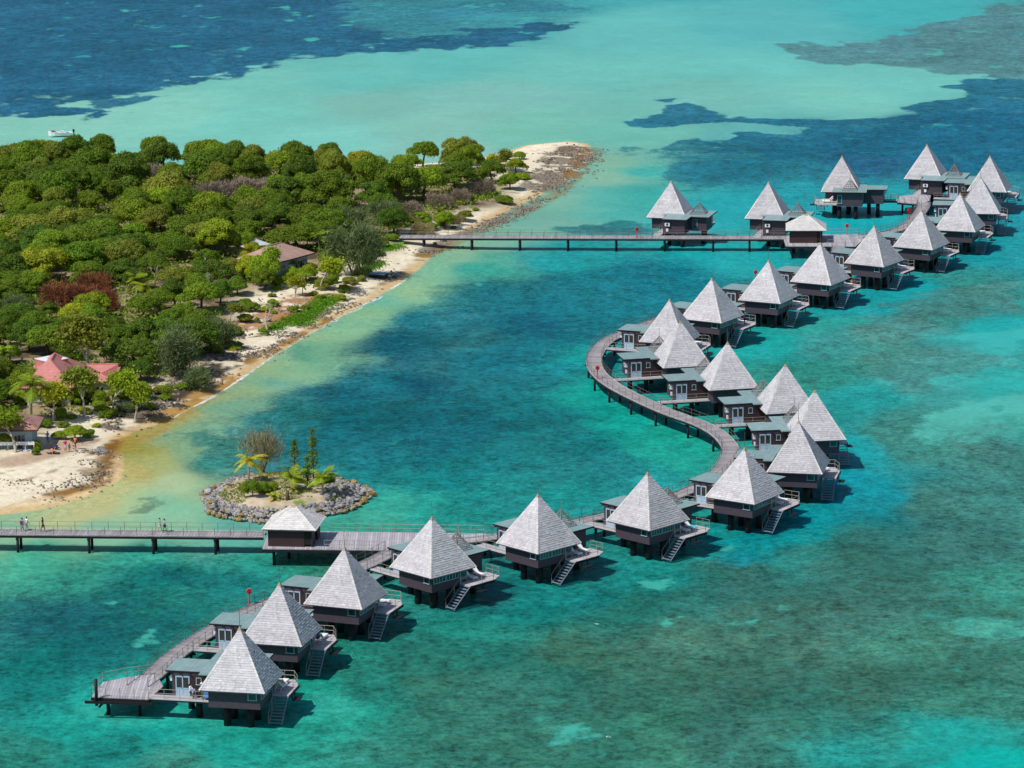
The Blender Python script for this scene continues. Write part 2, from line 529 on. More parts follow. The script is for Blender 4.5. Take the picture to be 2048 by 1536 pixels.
# bands on the beach: line, width (m), colour, share of gaps, strength
BAND = [
    ([(236, 884), (262, 868), (320, 838), (360, 812), (405, 780), (445, 752)], 5.0, (166, 126, 62), .30, .9),
    ([(235, 850), (290, 815), (340, 790), (385, 763), (430, 735), (475, 712)], 5.0, (62, 54, 46), .22, .95),
    ([(215, 862), (260, 832), (310, 806)], 3.0, (120, 108, 92), .5, .8),
    ([(480, 726), (540, 697), (590, 670), (640, 645), (662, 630)], 1.9, (150, 112, 56), .34, .95),
    ([(600, 652), (680, 608), (740, 578), (800, 543), (840, 515)], 1.3, (112, 98, 78), .45, .8),
    ([(560, 668), (640, 622), (700, 592)], 1.6, (120, 112, 100), .55, .75),
    ([(850, 506), (890, 488), (930, 468), (990, 439), (1050, 416), (1110, 383), (1160, 343)], 3.0, (138, 106, 58), .3, .95),
    ([(850, 497), (900, 474), (940, 458), (1010, 426), (1060, 402)], 2.6, (122, 114, 104), .4, .85),
    ([(1085, 372), (1115, 345), (1140, 318), (1165, 296)], 9.0, (120, 110, 96), .22, .9),
    ([(1140, 352), (1162, 322), (1172, 296)], 4.0, (140, 102, 54), .4, .95),
    ([(1085, 325), (1120, 304), (1150, 290)], 3.0, (118, 104, 84), .3, .85),
    ([(229, 878), (218, 905), (211, 935), (200, 955), (170, 970), (125, 985), (90, 992)], 2.3, (126, 90, 38), .15, .95),
    ([(196, 880), (190, 910), (188, 935), (180, 950)], 2.6, (140, 112, 76), .42, .8),
    ([(20, 975), (80, 958), (140, 935), (182, 958)], 1.0, (122, 92, 72), .45, .85),
    ([(0, 998), (60, 985), (120, 978)], .7, (120, 96, 76), .5, .7),
    ([(0, 1012), (70, 1000), (150, 985), (205, 968), (232, 945), (234, 918)], 1.4, (212, 186, 140), .1, .8),
    ([(595, 642), (628, 615), (662, 594)], 3.6, (84, 128, 26), .12, .95),
    ([(545, 655), (575, 640), (600, 628)], 3.0, (98, 120, 40), .25, .9),
    ([(730, 538), (762, 524)], 2.4, (90, 140, 30), .2, .95),
    ([(770, 500), (800, 489)], 2.4, (96, 146, 30), .2, .95),
    ([(955, 395), (985, 385)], 2.6, (104, 156, 34), .2, .95),
    ([(500, 655), (560, 632), (610, 600)], 6.0, (158, 106, 66), .35, .85),
    ([(640, 592), (690, 575)], 5.0, (164, 112, 66), .35, .8),
]
BAND_W = [(wp(P, 0.6), wd, s2l(c), gap, st) for P, wd, c, gap, st in BAND]
WOOD_PX = [(-300, 335), (200, 332), (600, 345), (900, 345), (965, 352), (1000, 372), (1005, 400), (900, 425), (850, 452), (800, 462), (770, 500), (700, 525),
           (640, 540), (600, 560), (520, 575), (470, 600), (440, 690), (360, 745), (250, 790), (180, 820), (110, 840), (0, 900), (-300, 960)]
WOOD = wp(WOOD_PX, 1.0)
SAND, SOIL, LITTER, PATH = s2l((234, 222, 194)), s2l((168, 150, 118)), s2l((92, 80, 62)), s2l((182, 154, 130))
GAIN, VEIL = np.array([1.22, .90, .88]), np.array([.017, .010, .018])      # the lagoon's colours as seen are the bottom's own colour under this light


def proj_u(x, y):
    return proj(x, np.maximum(y, 60.0))[0]


def proj_v(x, y):
    return proj(x, np.maximum(y, 60.0))[1]


def colour_of(x, y, s):
    """ground colour at each place: the bottom of the lagoon outside the water's edge, sand and soil inside"""
    wx = x + 7 * fbm(x, y, 34, 3, 3) + 2.5 * fbm(x, y, 9, 2, 5)
    wy = y + 12 * fbm(x, y, 34, 3, 11) + 4 * fbm(x, y, 9, 2, 13)
    rgb = np.zeros(x.shape + (3,))
    CH_ = 60000
    xs, ys = wx.ravel(), wy.ravel()
    out = np.zeros((xs.size, 3))
    for i in range(0, xs.size, CH_):
        a, b = xs[i:i + CH_, None], ys[i:i + CH_, None]
        sy = np.maximum(b, 120)
        # neighbours count by their distance over the range from which they are looked at
        d2 = ((a - CTRL_W[None, :, 0]) / sy * 500) ** 2 + ((b - CTRL_W[None, :, 1]) / sy * 500 * 0.55) ** 2 + 6.0
        wgt = d2 ** -2.2
        out[i:i + CH_] = (wgt @ CTRL_RGB) / wgt.sum(1)[:, None]
    rgb = out.reshape(x.shape + (3,))
    weed = rgb.copy()
    mask = np.zeros(x.shape)
    for P, c, sft, st, wr in PATCH_W:
        P = np.array(P)
        lo, hi = P.min(0) - 40, P.max(0) + 40
        m = (x > lo[0]) & (x < hi[0]) & (y > lo[1]) & (y < hi[1])
        if not m.any():
            continue
        px, py = x[m], y[m]
        px2 = px + wr * (fbm(px, py, 26, 4, 21) + .35 * fbm(px, py, 6, 2, 23))
        py2 = py + 1.9 * wr * (fbm(px, py, 26, 4, 29) + .35 * fbm(px, py, 6, 2, 31))
        sf = max(sft, 3.0) * 1.1
        a = np.clip(sdist(px2, py2, [tuple(q) for q in P]) / (2 * sf) + .5, 0, 1)
        hole = sstep(fbm(px, py, 11, 4, 37), 0.2, 0.55)
        a = a * (1 - .45 * hole * (sft > 2.5))
        on = a > mask[m] * .999
        tgt = rgb[m] * (1 - st) + c * st
        k = sstep(a, .05, .5)[:, None]
        weed[m] = np.where((a > .02)[:, None], weed[m] * (1 - k) + tgt * k, weed[m])
        mask[m] = np.maximum(mask[m], a)
    # the weed colour reaches a little beyond its own bed, so that the bed's edge can be ragged
    big, mid = fbm(x, y, 22, 4, 41), fbm(x * .8, y * .9, 7, 4, 43)
    lum = rgb.sum(-1) * (1 - mask) + weed.sum(-1) * mask
    deep = sstep(lum, .95, 0.40)
    v = 1 + deep * (.22 * big + .20 * mid) + (1 - deep) * (.05 * big + .07 * mid)
    rgb = np.clip(rgb * v[..., None] * GAIN - VEIL, .002, 1)
    weed = np.clip(weed * v[..., None] * GAIN - VEIL, .002, 1)
    nearshore = sstep(s, -14, -2)
    reef = sstep(proj_v(x, y) + .12 * proj_u(x, y), 1170, 1420) * sstep(proj_u(x, y) + .35 * proj_v(x, y), 900, 1500)
    # ---- the dry side
    nz = fbm(x, y, 5, 4, 51)
    nf = fbm(x, y, 1.6, 3, 53)
    sw = s + .8 * fbm(x, y, 7, 3, 57)
    inl = sdist(x + 2.5 * nz, y + 4 * nz, WOOD)
    dry = SAND[None] * (1 + .10 * nz + .10 * nf)[..., None]
    wet = s2l((208, 180, 132))
    a = sstep(sw, 2.6, .6)[..., None]
    dry = dry * (1 - a) + wet * a
    speck = (sstep(nf + .4 * nz, .38, .6) * sstep(sw, 2.0, 4.5) * .75)[..., None]
    dry = dry * (1 - speck) + s2l((128, 112, 94)) * speck
    a = sstep(inl, -5, 3)[..., None]
    soil = SOIL * (1 + .25 * nz + .15 * nf)[..., None]
    k = sstep(nz + .6 * nf, -.25, .35)[..., None]
    soil = soil * (1 - k) + LITTER * k
    dry = dry * (1 - a) + soil * a
    px_, py_ = x, y
    trail = sstep(seg_dist(x + 1.5 * nz, y + 2 * nz, PATHLINE, False), 3.2, 1.6)[..., None] * .85
    dry = dry * (1 - trail) + PATH * (1 + .12 * nf)[..., None] * trail
    for P, wd, c, gap, st in BAND_W:
        P_ = np.array(P)
        lo, hi = P_.min(0) - 14, P_.max(0) + 14
        m = (x > lo[0]) & (x < hi[0]) & (y > lo[1]) & (y < hi[1])
        if not m.any():
            continue
        d = seg_dist(x[m] + 1.4 * nz[m], y[m] + 2.2 * nz[m], P, False)
        a = sstep(d, wd * .5 + .5, wd * .5 - .5)
        a = a * sstep(nf[m] + .7 * nz[m], gap * 1.6 - .9, gap * 1.6 - .6) * st
        cc = c * np.clip(1 + .5 * nf[m] + .25 * nz[m], .3, 2)[:, None]
        dry[m] = dry[m] * (1 - a[:, None]) + cc * a[:, None]
        if wd > 1.5:
            rgb[m] = rgb[m] * (1 - .6 * a[:, None]) + cc * .6 * a[:, None]
            weed[m] = weed[m] * (1 - .6 * a[:, None]) + cc * .6 * a[:, None]
    a = sstep(s, -.6, .25)[..., None]
    wet_ = 1 - a[..., 0]
    return rgb * (1 - a) + dry * .9 * a, weed * (1 - a) + dry * .9 * a, np.stack([mask * wet_, deep * wet_ * (1 - .6 * nearshore), reef * wet_], -1)


PATHLINE = wp([(-60, 935), (20, 930), (90, 908), (150, 880)], 1.0)


def ground_material(name, fine_scale, amp):
    k = NT(name)
    at = k.n('Attribute', attribute_name='tint').outputs['Color']
    p = k.pos()
    n1 = k.noise(fine_scale, 6, 0.62, k.mapped(p, (1, .75, 1)))
    n2 = k.noise(fine_scale * 3.4, 5, 0.7, k.mapped(p, (.8, .8, 1)))
    v = k.math('ADD', k.maprange(n1, .3, .7, 1 - amp, 1 + amp), k.maprange(n2, .3, .7, -amp * .7, amp * .7))
    k.l(k.scale_col(at, v), k.b.inputs['Base Color'])
    k.b.inputs['Roughness'].default_value = .95
    k.b.inputs['Specular IOR Level'].default_value = .05
    return k


def seabed_material():
    """sand, weed beds with ragged edges, coral heads and rubble, sand pockets, ripple streaks painted in"""
    k = NT('seabed')
    tint = k.n('Attribute', attribute_name='tint').outputs['Color']
    weed = k.n('Attribute', attribute_name='weed').outputs['Color']
    sp = k.n('SeparateXYZ')
    k.l(k.n('Attribute', attribute_name='cover').outputs['Color'], sp.inputs[0])
    mask, deep, reef = sp.outputs[0], sp.outputs[1], sp.outputs[2]
    p = k.pos()
    nE = k.noise(.20, 10, .76, k.mapped(p, (.8, .5, 1)))
    t = k.maprange(k.math('ADD', mask, k.math('MULTIPLY', k.math('SUBTRACT', nE, .5), 2.0)), .35, .64, 0, 1, True)
    col = k.mix(t, tint, weed)
    # mottle: light and dark growth on the bottom, with water ripples painted in
    nA = k.noise(.34, 9, .68, k.mapped(p, (.9, .7, 1), (31, 7, 0)))
    nB = k.noise(1.5, 8, .76, k.mapped(p, (.9, .8, 1), (3, 57, 0)))
    dv = k.math('ADD', k.math('MULTIPLY', k.math('SUBTRACT', nA, .5), 1.25), k.math('MULTIPLY', k.math('SUBTRACT', nB, .5), 2.6))
    amp = k.maprange(deep, 0, 1, .22, 1.45)
    v = k.n('Clamp')
    k.l(k.math('ADD', 1.0, k.math('MULTIPLY', dv, amp)), v.inputs[0])
    v.inputs[1].default_value = .22
    v.inputs[2].default_value = 2.4
    col = k.scale_col(col, v.outputs[0])
    # olive and brown growth over the outer reef
    nO = k.noise(.7, 8, .72, k.mapped(p, (.8, .8, 1), (91, 17, 0)))
    o_ = k.math('MULTIPLY', k.maprange(nO, .47, .64, 0, .42, True), reef)
    olive = k.n('VectorMath', operation='MULTIPLY')
    k.l(col, olive.inputs[0])
    olive.inputs[1].default_value = (1.6, .88, .66)
    col = k.mix(o_, col, olive.outputs[0])
    # pale pockets of clean sand
    nS = k.noise(.105, 8, .60, k.mapped(p, (.8, .62, 1), (11, 43, 0)))
    sy = k.n('SeparateXYZ')
    k.l(p, sy.inputs[0])
    far = k.maprange(sy.outputs[1], 640, 900)
    more = k.math('ADD', k.math('MULTIPLY', reef, .045), k.math('MULTIPLY', far, .05))
    s_ = k.math('MULTIPLY', k.maprange(k.math('ADD', nS, more), .655, .715, 0, .75, True), deep)
    col = k.mix(s_, col, tuple(np.clip(s2l((74, 186, 172)) * GAIN - VEIL, .002, 1)))
    nS2 = k.noise(.45, 6, .62, k.mapped(p, (.6, .75, 1), (71, 3, 0)))
    s2_ = k.math('MULTIPLY', k.maprange(nS2, .60, .73, 0, .46, True), deep)
    col = k.mix(s2_, col, tuple(np.clip(s2l((60, 168, 158)) * GAIN - VEIL, .002, 1)))
    k.l(col, k.b.inputs['Base Color'])
    k.b.inputs['Roughness'].default_value = .95
    k.b.inputs['Specular IOR Level'].default_value = .05
    return k


def grid_mesh(name, X, Y, Z, C, mat, keep=None):
    nr, nc = X.shape
    V = np.stack([X, Y, Z], -1).reshape(-1, 3)
    idx = np.arange(nr * nc).reshape(nr, nc)
    F = np.stack([idx[:-1, :-1], idx[:-1, 1:], idx[1:, 1:], idx[1:, :-1]], -1).reshape(-1, 4)
    if keep is not None:
        kk = keep[:-1, :-1] | keep[:-1, 1:] | keep[1:, 1:] | keep[1:, :-1]
        F = F[kk.ravel()]
        used = np.zeros(len(V), bool)
        used[F.ravel()] = True
        remap = np.cumsum(used) - 1
        V, F, C = V[used], remap[F], [c.reshape(-1, 3)[used] for c in C]
    o = np_mesh(name, V, F, mat, smooth=True)
    for nm, c in zip(('tint', 'weed', 'cover'), C):
        c = c.reshape(-1, 3)
        at = o.data.color_attributes.new(nm, 'FLOAT_COLOR', 'POINT')
        at.data.foreach_set('color', np.concatenate([c, np.ones((len(c), 1))], 1).astype(np.float32).ravel())
    return o


# seabed: a fan that is fine where it is looked at and goes on to the horizon
ys = [-3000, -600, 0, 150, 250, 300]
y = 320.0
while y < 1120:
    ys.append(y)
    y += .62 * (y / 420) ** 1.35
ys += [1180, 1300, 1600, 2200, 4000, 9000, 25000]
us = np.concatenate([[-60, -12, -4, -2.2, -1.6], np.linspace(-1.25, 1.25, 640), [1.6, 2.2, 4, 12, 60]])
Yg, Ug = np.meshgrid(np.array(ys, float), us, indexing='ij')
Xg = Ug * (np.clip(Yg, 250, 1e9) * .150 + 14)
Sg = sdist(Xg, Yg, SHORE) + 0.0
Cg = colour_of(Xg, Yg, Sg)
Zg = height_of(Sg) + np.where(Sg < -5, .05 * fbm(Xg, Yg, 9, 3, 61), 0)
Zg = Zg - np.clip(Sg + 2.4, 0, 6) * .3
seabed = struct(grid_mesh('seabed', Xg, Yg, Zg, Cg, seabed_material().m))

# dry land of the islet
lx = np.arange(-200, 24, .6)
ly = np.arange(425, 775, .8)
Yl, Xl = np.meshgrid(ly, lx, indexing='ij')
Sl = sdist(Xl, Yl, SHORE)
Cl = [np.clip(colour_of(Xl, Yl, Sl)[0], .004, .9)]
Zl = height_of(Sl) + np.where(Sl > 0, np.clip(Sl / 4, 0, 1) * .14 * fbm(Xl, Yl, 6, 3, 63), 0) + .01
kg = ground_material('beach_sand_and_soil', 1.1, .16)
kg.l(kg.bump(kg.noise(2.2, 5, .65, kg.pos()), .6, .12), kg.b.inputs['Normal'])
land = struct(grid_mesh('island_ground', Xl, Yl, Zl, Cl, kg.m, keep=Sl > -4.2))

# the water: clear, mirrors a little sky, ruffled by the breeze
k = NT('clear_lagoon_water')
k.t.nodes.remove(k.b)
p = k.pos()
h = k.math('ADD', k.noise(.42, 3, .6, k.mapped(p, (.55, 1.0, 1), rot=(0, 0, .22))), k.math('MULTIPLY', k.noise(1.5, 3, .6, k.mapped(p, (.6, 1.0, 1), rot=(0, 0, -.1))), .45))
bp = k.bump(h, .55, .35)
tr = k.n('BsdfTransparent')
tr.inputs[0].default_value = (.90, .985, .985, 1)
gl = k.n('BsdfGlossy')
gl.inputs['Color'].default_value = (1, 1, 1, 1)
gl.inputs['Roughness'].default_value = .12
k.l(bp, gl.inputs['Normal'])
fr = k.n('Fresnel')
fr.inputs['IOR'].default_value = 1.33
k.l(bp, fr.inputs['Normal'])
mx = k.n('MixShader')
k.l(k.math('MULTIPLY', fr.outputs[0], .09), mx.inputs[0])
k.l(tr.outputs[0], mx.inputs[1])
k.l(gl.outputs[0], mx.inputs[2])
k.l(mx.outputs[0], k.out.inputs['Surface'])
WATER = k.m
sea = struct(MB().build('lagoon_water', WATER))
me = sea.data
me.clear_geometry()
me.from_pydata([(-25000, -3000, 0), (25000, -3000, 0), (25000, 25000, 0), (-25000, 25000, 0)], [], [(0, 1, 2, 3)])

# ------------------------------------------------------------------ materials of the built things
def shingle_material(name, c, lo=.62, hi=1.22, grain=1.0):
    k = NT(name)
    tone = k.n('Attribute', attribute_name='tone').outputs['Fac']
    v = k.maprange(tone, 0, 1, lo, hi)
    rnd = k.n('ObjectInfo').outputs['Random']
    sh = k.n('VectorMath', operation='ADD')
    k.l(k.obj(), sh.inputs[0])
    k.l(k.math('MULTIPLY', rnd, 60.0), sh.inputs[1])
    o = sh.outputs[0]
    v = k.math('MULTIPLY', v, k.maprange(k.noise(9 * grain, 4, .7, k.mapped(o, (1, 1, .35))), .25, .75, .86, 1.12))
    v = k.math('MULTIPLY', v, k.maprange(k.noise(.45, 5, .65, o), .3, .7, .84, 1.12))
    v = k.math('MULTIPLY', v, k.maprange(k.n('ObjectInfo').outputs['Random'], 0, 1, .90, 1.05))
    k.l(k.scale_col(s2l(c), v), k.b.inputs['Base Color'])
    k.b.inputs['Roughness'].default_value = .85
    k.b.inputs['Specular IOR Level'].default_value = .2
    k.l(k.bump(k.noise(14, 4, .7, o), .6, .02), k.b.inputs['Normal'])
    return k.m


def plank_material(name, c, per_m=6.5, axis=0, var=.22, uvmap=False):
    """weathered boards laid across one axis"""
    k = NT(name)
    src = k.n('TexCoord').outputs['UV'] if uvmap else k.obj()
    s = k.n('SeparateXYZ')
    k.l(src, s.inputs[0])
    a = k.math('MULTIPLY', s.outputs[axis], per_m)
    row = k.math('FLOOR', a)
    wn = k.n('TexWhiteNoise', noise_dimensions='1D')
    k.l(row, wn.inputs['W'])
    fr_ = k.math('FRACT', a)
    gap = k.maprange(k.math('ABSOLUTE', k.math('SUBTRACT', fr_, .5)), .40, .48, 1.0, .45)
    v = k.math('MULTIPLY', k.maprange(wn.outputs['Value'], 0, 1, 1 - var, 1 + var), gap)
    v = k.math('MULTIPLY', v, k.maprange(k.noise(.8, 4, .65, src), .3, .7, .86, 1.12))
    k.l(k.scale_col(s2l(c), v), k.b.inputs['Base Color'])
    k.b.inputs['Roughness'].default_value = .8
    k.b.inputs['Specular IOR Level'].default_value = .25
    return k.m


def seam_metal(name, c):
    k = NT(name)
    o = k.obj()
    s = k.n('SeparateXYZ')
    k.l(o, s.inputs[0])
    f = k.math('FRACT', k.math('MULTIPLY', s.outputs[1], 1.9))
    rib = k.maprange(k.math('ABSOLUTE', k.math('SUBTRACT', f, .5)), .38, .5, 1.0, .80)
    v = k.math('MULTIPLY', rib, k.maprange(k.noise(.9, 5, .65, o), .3, .7, .82, 1.16))
    v = k.math('MULTIPLY', v, k.maprange(k.n('ObjectInfo').outputs['Random'], 0, 1, .92, 1.08))
    k.l(k.scale_col(s2l(c), v), k.b.inputs['Base Color'])
    k.b.inputs['Roughness'].default_value = .48
    k.b.inputs['Specular IOR Level'].default_value = .5
    k.l(k.bump(rib, .6, .02), k.b.inputs['Normal'])
    return k.m


def board_wall(name, c, per_m=7.0, var=.12):
    k = NT(name)
    o = k.obj()
    s = k.n('SeparateXYZ')
    k.l(o, s.inputs[0])
    f = k.math('FRACT', k.math('MULTIPLY', s.outputs[2], per_m))
    g = k.maprange(f, .0, .18, .62, 1.0)
    v = k.math('MULTIPLY', g, k.maprange(k.noise(2.2, 5, .65, o), .3, .7, 1 - var * 1.4, 1 + var * 1.4))
    k.l(k.scale_col(s2l(c), v), k.b.inputs['Base Color'])
    k.b.inputs['Roughness'].default_value = .65
    k.l(k.bump(f, .5, .015), k.b.inputs['Normal'])
    return k.m


def glass_mat(name, c):
    k = NT(name)
    o = k.obj()
    v = k.maprange(k.noise(1.3, 2, .5, o), .3, .7, .6, 1.4)
    k.l(k.scale_col(s2l(c), v), k.b.inputs['Base Color'])
    k.b.inputs['Roughness'].default_value = .08
    k.b.inputs['Specular IOR Level'].default_value = .8
    return k.m


M_SHINGLE = shingle_material('weathered_shingle', (191, 188, 192), .80, 1.13)
M_RIDGE = shingle_material('ridge_shingle', (206, 203, 200), .85, 1.1)
M_PALE = shingle_material('pale_shingle', (214, 211, 208), .85, 1.1)
M_COPPER = mat_plain('tarnished_cap', (160, 142, 112), .6, .3, 6, .4)
M_ROD = mat_plain('lightning_rod', (96, 84, 78), .4, .15, 8, .5)
M_WALL = board_wall('stained_boards', (68, 58, 69))
M_WALLRED = board_wall('red_brown_boards', (54, 32, 34))
M_METAL = seam_metal('green_grey_sheet', (128, 154, 154))
M_DECK = plank_material('grey_deck_boards', (184, 180, 182), 6.5, 0)
M_WALK = plank_material('grey_walkway_boards', (152, 147, 149), 2.4, 0, .2, True)
M_WALKE = plank_material('pale_walkway_boards', (170, 166, 172), 3.4, 0, .2, False)
M_BEAM = mat_plain('dark_bearer', (28, 25, 29), .7, .25, 3)
M_PILE = mat_plain('dark_pile', (26, 24, 28), .6, .3, 2)
M_RAIL = mat_plain('railing_metal', (150, 140, 128), .45, .2, 5, .5)
M_RAILD = mat_plain('railing_post', (112, 104, 98), .5, .25, 5, .4)
M_FRAME = mat_plain('pale_joinery', (150, 178, 186), .5, .1, 4)
M_DOOR = mat_plain('blue_grey_door', (160, 186, 206), .5, .1, 4)
M_LOUVRE = mat_plain('dark_louvre', (70, 66, 60), .6, .3, 8)
M_GLASS = glass_mat('sea_green_glass', (34, 74, 80))
M_STAIR = mat_plain('pale_stair', (116, 130, 144), .5, .15, 4)
M_LATT = mat_plain('grey_lattice', (128, 122, 122), .7, .25, 6)
M_WHITE = mat_plain('white_enamel', (224, 226, 228), .45, .05, 4)
M_CUSH = mat_plain('white_cushion', (232, 232, 230), .85, .05, 5)
M_RED = mat_plain('red_enamel', (206, 28, 34), .4, .12, 5, .5)
M_DRED = mat_plain('dull_red', (150, 40, 40), .5, .2, 5)


def shingled_faces(base, apex, courses, unit, lap=.05, seed=1):
    """courses of shingles on the sloping faces between the eave corners and an apex or ridge.
    base: eave corners in order; apex: for each eave edge the one or two top points."""
    r = np.random.default_rng(seed)
    mb = MB()
    tone = []
    n = len(base)
    for e in range(n):
        a, b = Vector(base[e]), Vector(base[(e + 1) % n])
        top = apex[e]
        ta, tb = Vector(top[0]), Vector(top[-1])
        nrm = (b - a).cross(ta - a).normalized()
        cuts = np.linspace(0, 1, courses + 1)
        cuts[1:-1] += r.uniform(-.12, .12, courses - 1) / courses
        for c in range(courses):
            t0, t1 = cuts[c], min(1, cuts[c + 1] + .25 / courses)
            l0, r0 = a.lerp(ta, t0), b.lerp(tb, t0)
            l1, r1 = a.lerp(ta, t1), b.lerp(tb, t1)
            L = (r0 - l0).length
            m = max(1, int(L / unit + .5))
            x = np.linspace(0, 1, m + 1)
            if m > 2:
                x[1:-1] += r.uniform(-.3, .3, m - 1) / m
            course = r.uniform(-.16, .16)
            for i in range(m):
                up = lap * r.uniform(.6, 1.35)
                dn = r.uniform(-.02, .02)
                p = [l0.lerp(r0, x[i]) + nrm * up, l0.lerp(r0, x[i + 1]) + nrm * up, l1.lerp(r1, x[i + 1]) + nrm * .004, l1.lerp(r1, x[i]) + nrm * .004]
                q0, q1 = p[0] - nrm * (up + .01), p[1] - nrm * (up + .01)
                mb.add([*p, q0, q1], [(0, 1, 2, 3), (4, 5, 1, 0)])
                tt = float(np.clip(r.normal(.5, .2) + course, 0, 1))
                tone += [tt, tt * .8]
    mb.add(base, [tuple(range(n - 1, -1, -1))])
    tone.append(.3)
    return mb, tone


def hip_caps(base, apexpts, wid=.16):
    mb = MB()
    tone = []
    for a, t in zip(base, apexpts):
        a, t = Vector(a), Vector(t)
        L = (t - a).length
        m = max(2, int(L / .45))
        d = (t - a).normalized()
        side = d.cross(Vector((0, 0, 1))).normalized()
        up = side.cross(d).normalized()
        for i in range(m):
            p, q = a + d * (L * i / m) + up * .07, a + d * (L * (i + 1.05) / m) + up * .045
            mb.add([p - side * wid - up * .09, p + up * .03, p + side * wid - up * .09, q - side * wid - up * .09, q + up * .03, q + side * wid - up * .09],
                   [(0, 1, 4, 3), (1, 2, 5, 4), (0, 2, 1)])
            tone += [random.uniform(.3, .8)] * 3
    return mb, tone


def window_unit(parent, c, wdt, hgt, panes, axis, mirror, out):
    """framed window on a wall; axis 0: runs along x and faces -y, 1: runs along y and faces -x, 2: runs along x and faces +y, 3: runs along y, faces +x"""
    fr, gl = MB(), MB()
    sx = {0: (1, 0, 0, -1), 1: (0, 1, -1, 0), 2: (1, 0, 0, 1), 3: (0, 1, 1, 0)}[axis]
    ux, uy, nx, ny = sx

    def bx(mb, u, z, w_, h_, depth, off):
        mb.box((c[0] + ux * u + nx * off, c[1] + uy * u + ny * off, c[2] + z),
               (abs(ux) * w_ + abs(nx) * depth, abs(uy) * w_ + abs(ny) * depth, h_))
    t = .07
    bx(fr, 0, hgt / 2 - t / 2, wdt, t, .08, .03)
    bx(fr, 0, -hgt / 2 + t / 2, wdt + .1, t, .12, .05)
    for i in range(panes + 1):
        bx(fr, -wdt / 2 + t / 2 + (wdt - t) * i / panes, 0, t, hgt - 2 * t - .004, .08, .03)
    bx(gl, 0, 0, wdt - t, hgt - t, .02, .02)
    f = fr.build('window', M_FRAME, parent, mirror=mirror)
    gl.build('pane', M_GLASS, f, mirror=mirror)
    return f


def door_unit(parent, mirror, y0=5.75, y1=7.15):
    """double louvred door on the entry wall (faces -x at x = .4)"""
    fr = MB()
    X = .36
    for yy in (y0, (y0 + y1) / 2, y1):
        fr.box((X, yy, 3.08), (.10, .12, 2.1))
    for zz in (2.08, 2.86, 4.12):
        fr.box((X, (y0 + y1) / 2, zz), (.096, y1 - y0 + .1, .12))
    fr.box((X + .01, (y0 + y1) / 2, 2.45), (.06, y1 - y0, .74))
    d = fr.build('door', M_DOOR, parent, mirror=mirror)
    lv = MB()
    for i in range(9):
        for s in (0, 1):
            ya = y0 + .1 + s * (y1 - y0) / 2
            lv.box((X, ya + (y1 - y0) / 4 - .05, 2.98 + i * .125), (.05, (y1 - y0) / 2 - .14, .10), tilt=('Y', -.5))
    lv.build('louvre', M_LOUVRE, d, mirror=mirror)
    MB().box((X - .09, (y0 + y1) / 2 + .1, 2.98), (.08, .04, .16)).build('handle', M_RAIL, d, mirror=mirror)
    return d


def rail_run(mb_post, mb_rail, pts, h=1.0, step=1.5, pr=.028, rr=.022, rails=(1.0, .55), post_n=5):
    """posts and rails along a line of 3-D points at deck level"""
    P = [Vector(p) for p in pts]
    for i in range(len(P) - 1):
        a, b = P[i], P[i + 1]
        L = (b - a).length
        m = max(1, int(round(L / step)))
        for j in range(m + (1 if i == len(P) - 2 else 0)):
            q = a.lerp(b, j / m)
            mb_post.tube([q, q + Vector((0, 0, h))], pr, post_n)
        for f in rails:
            mb_rail.tube([a + Vector((0, 0, h * f)), b + Vector((0, 0, h * f))], rr, 4)


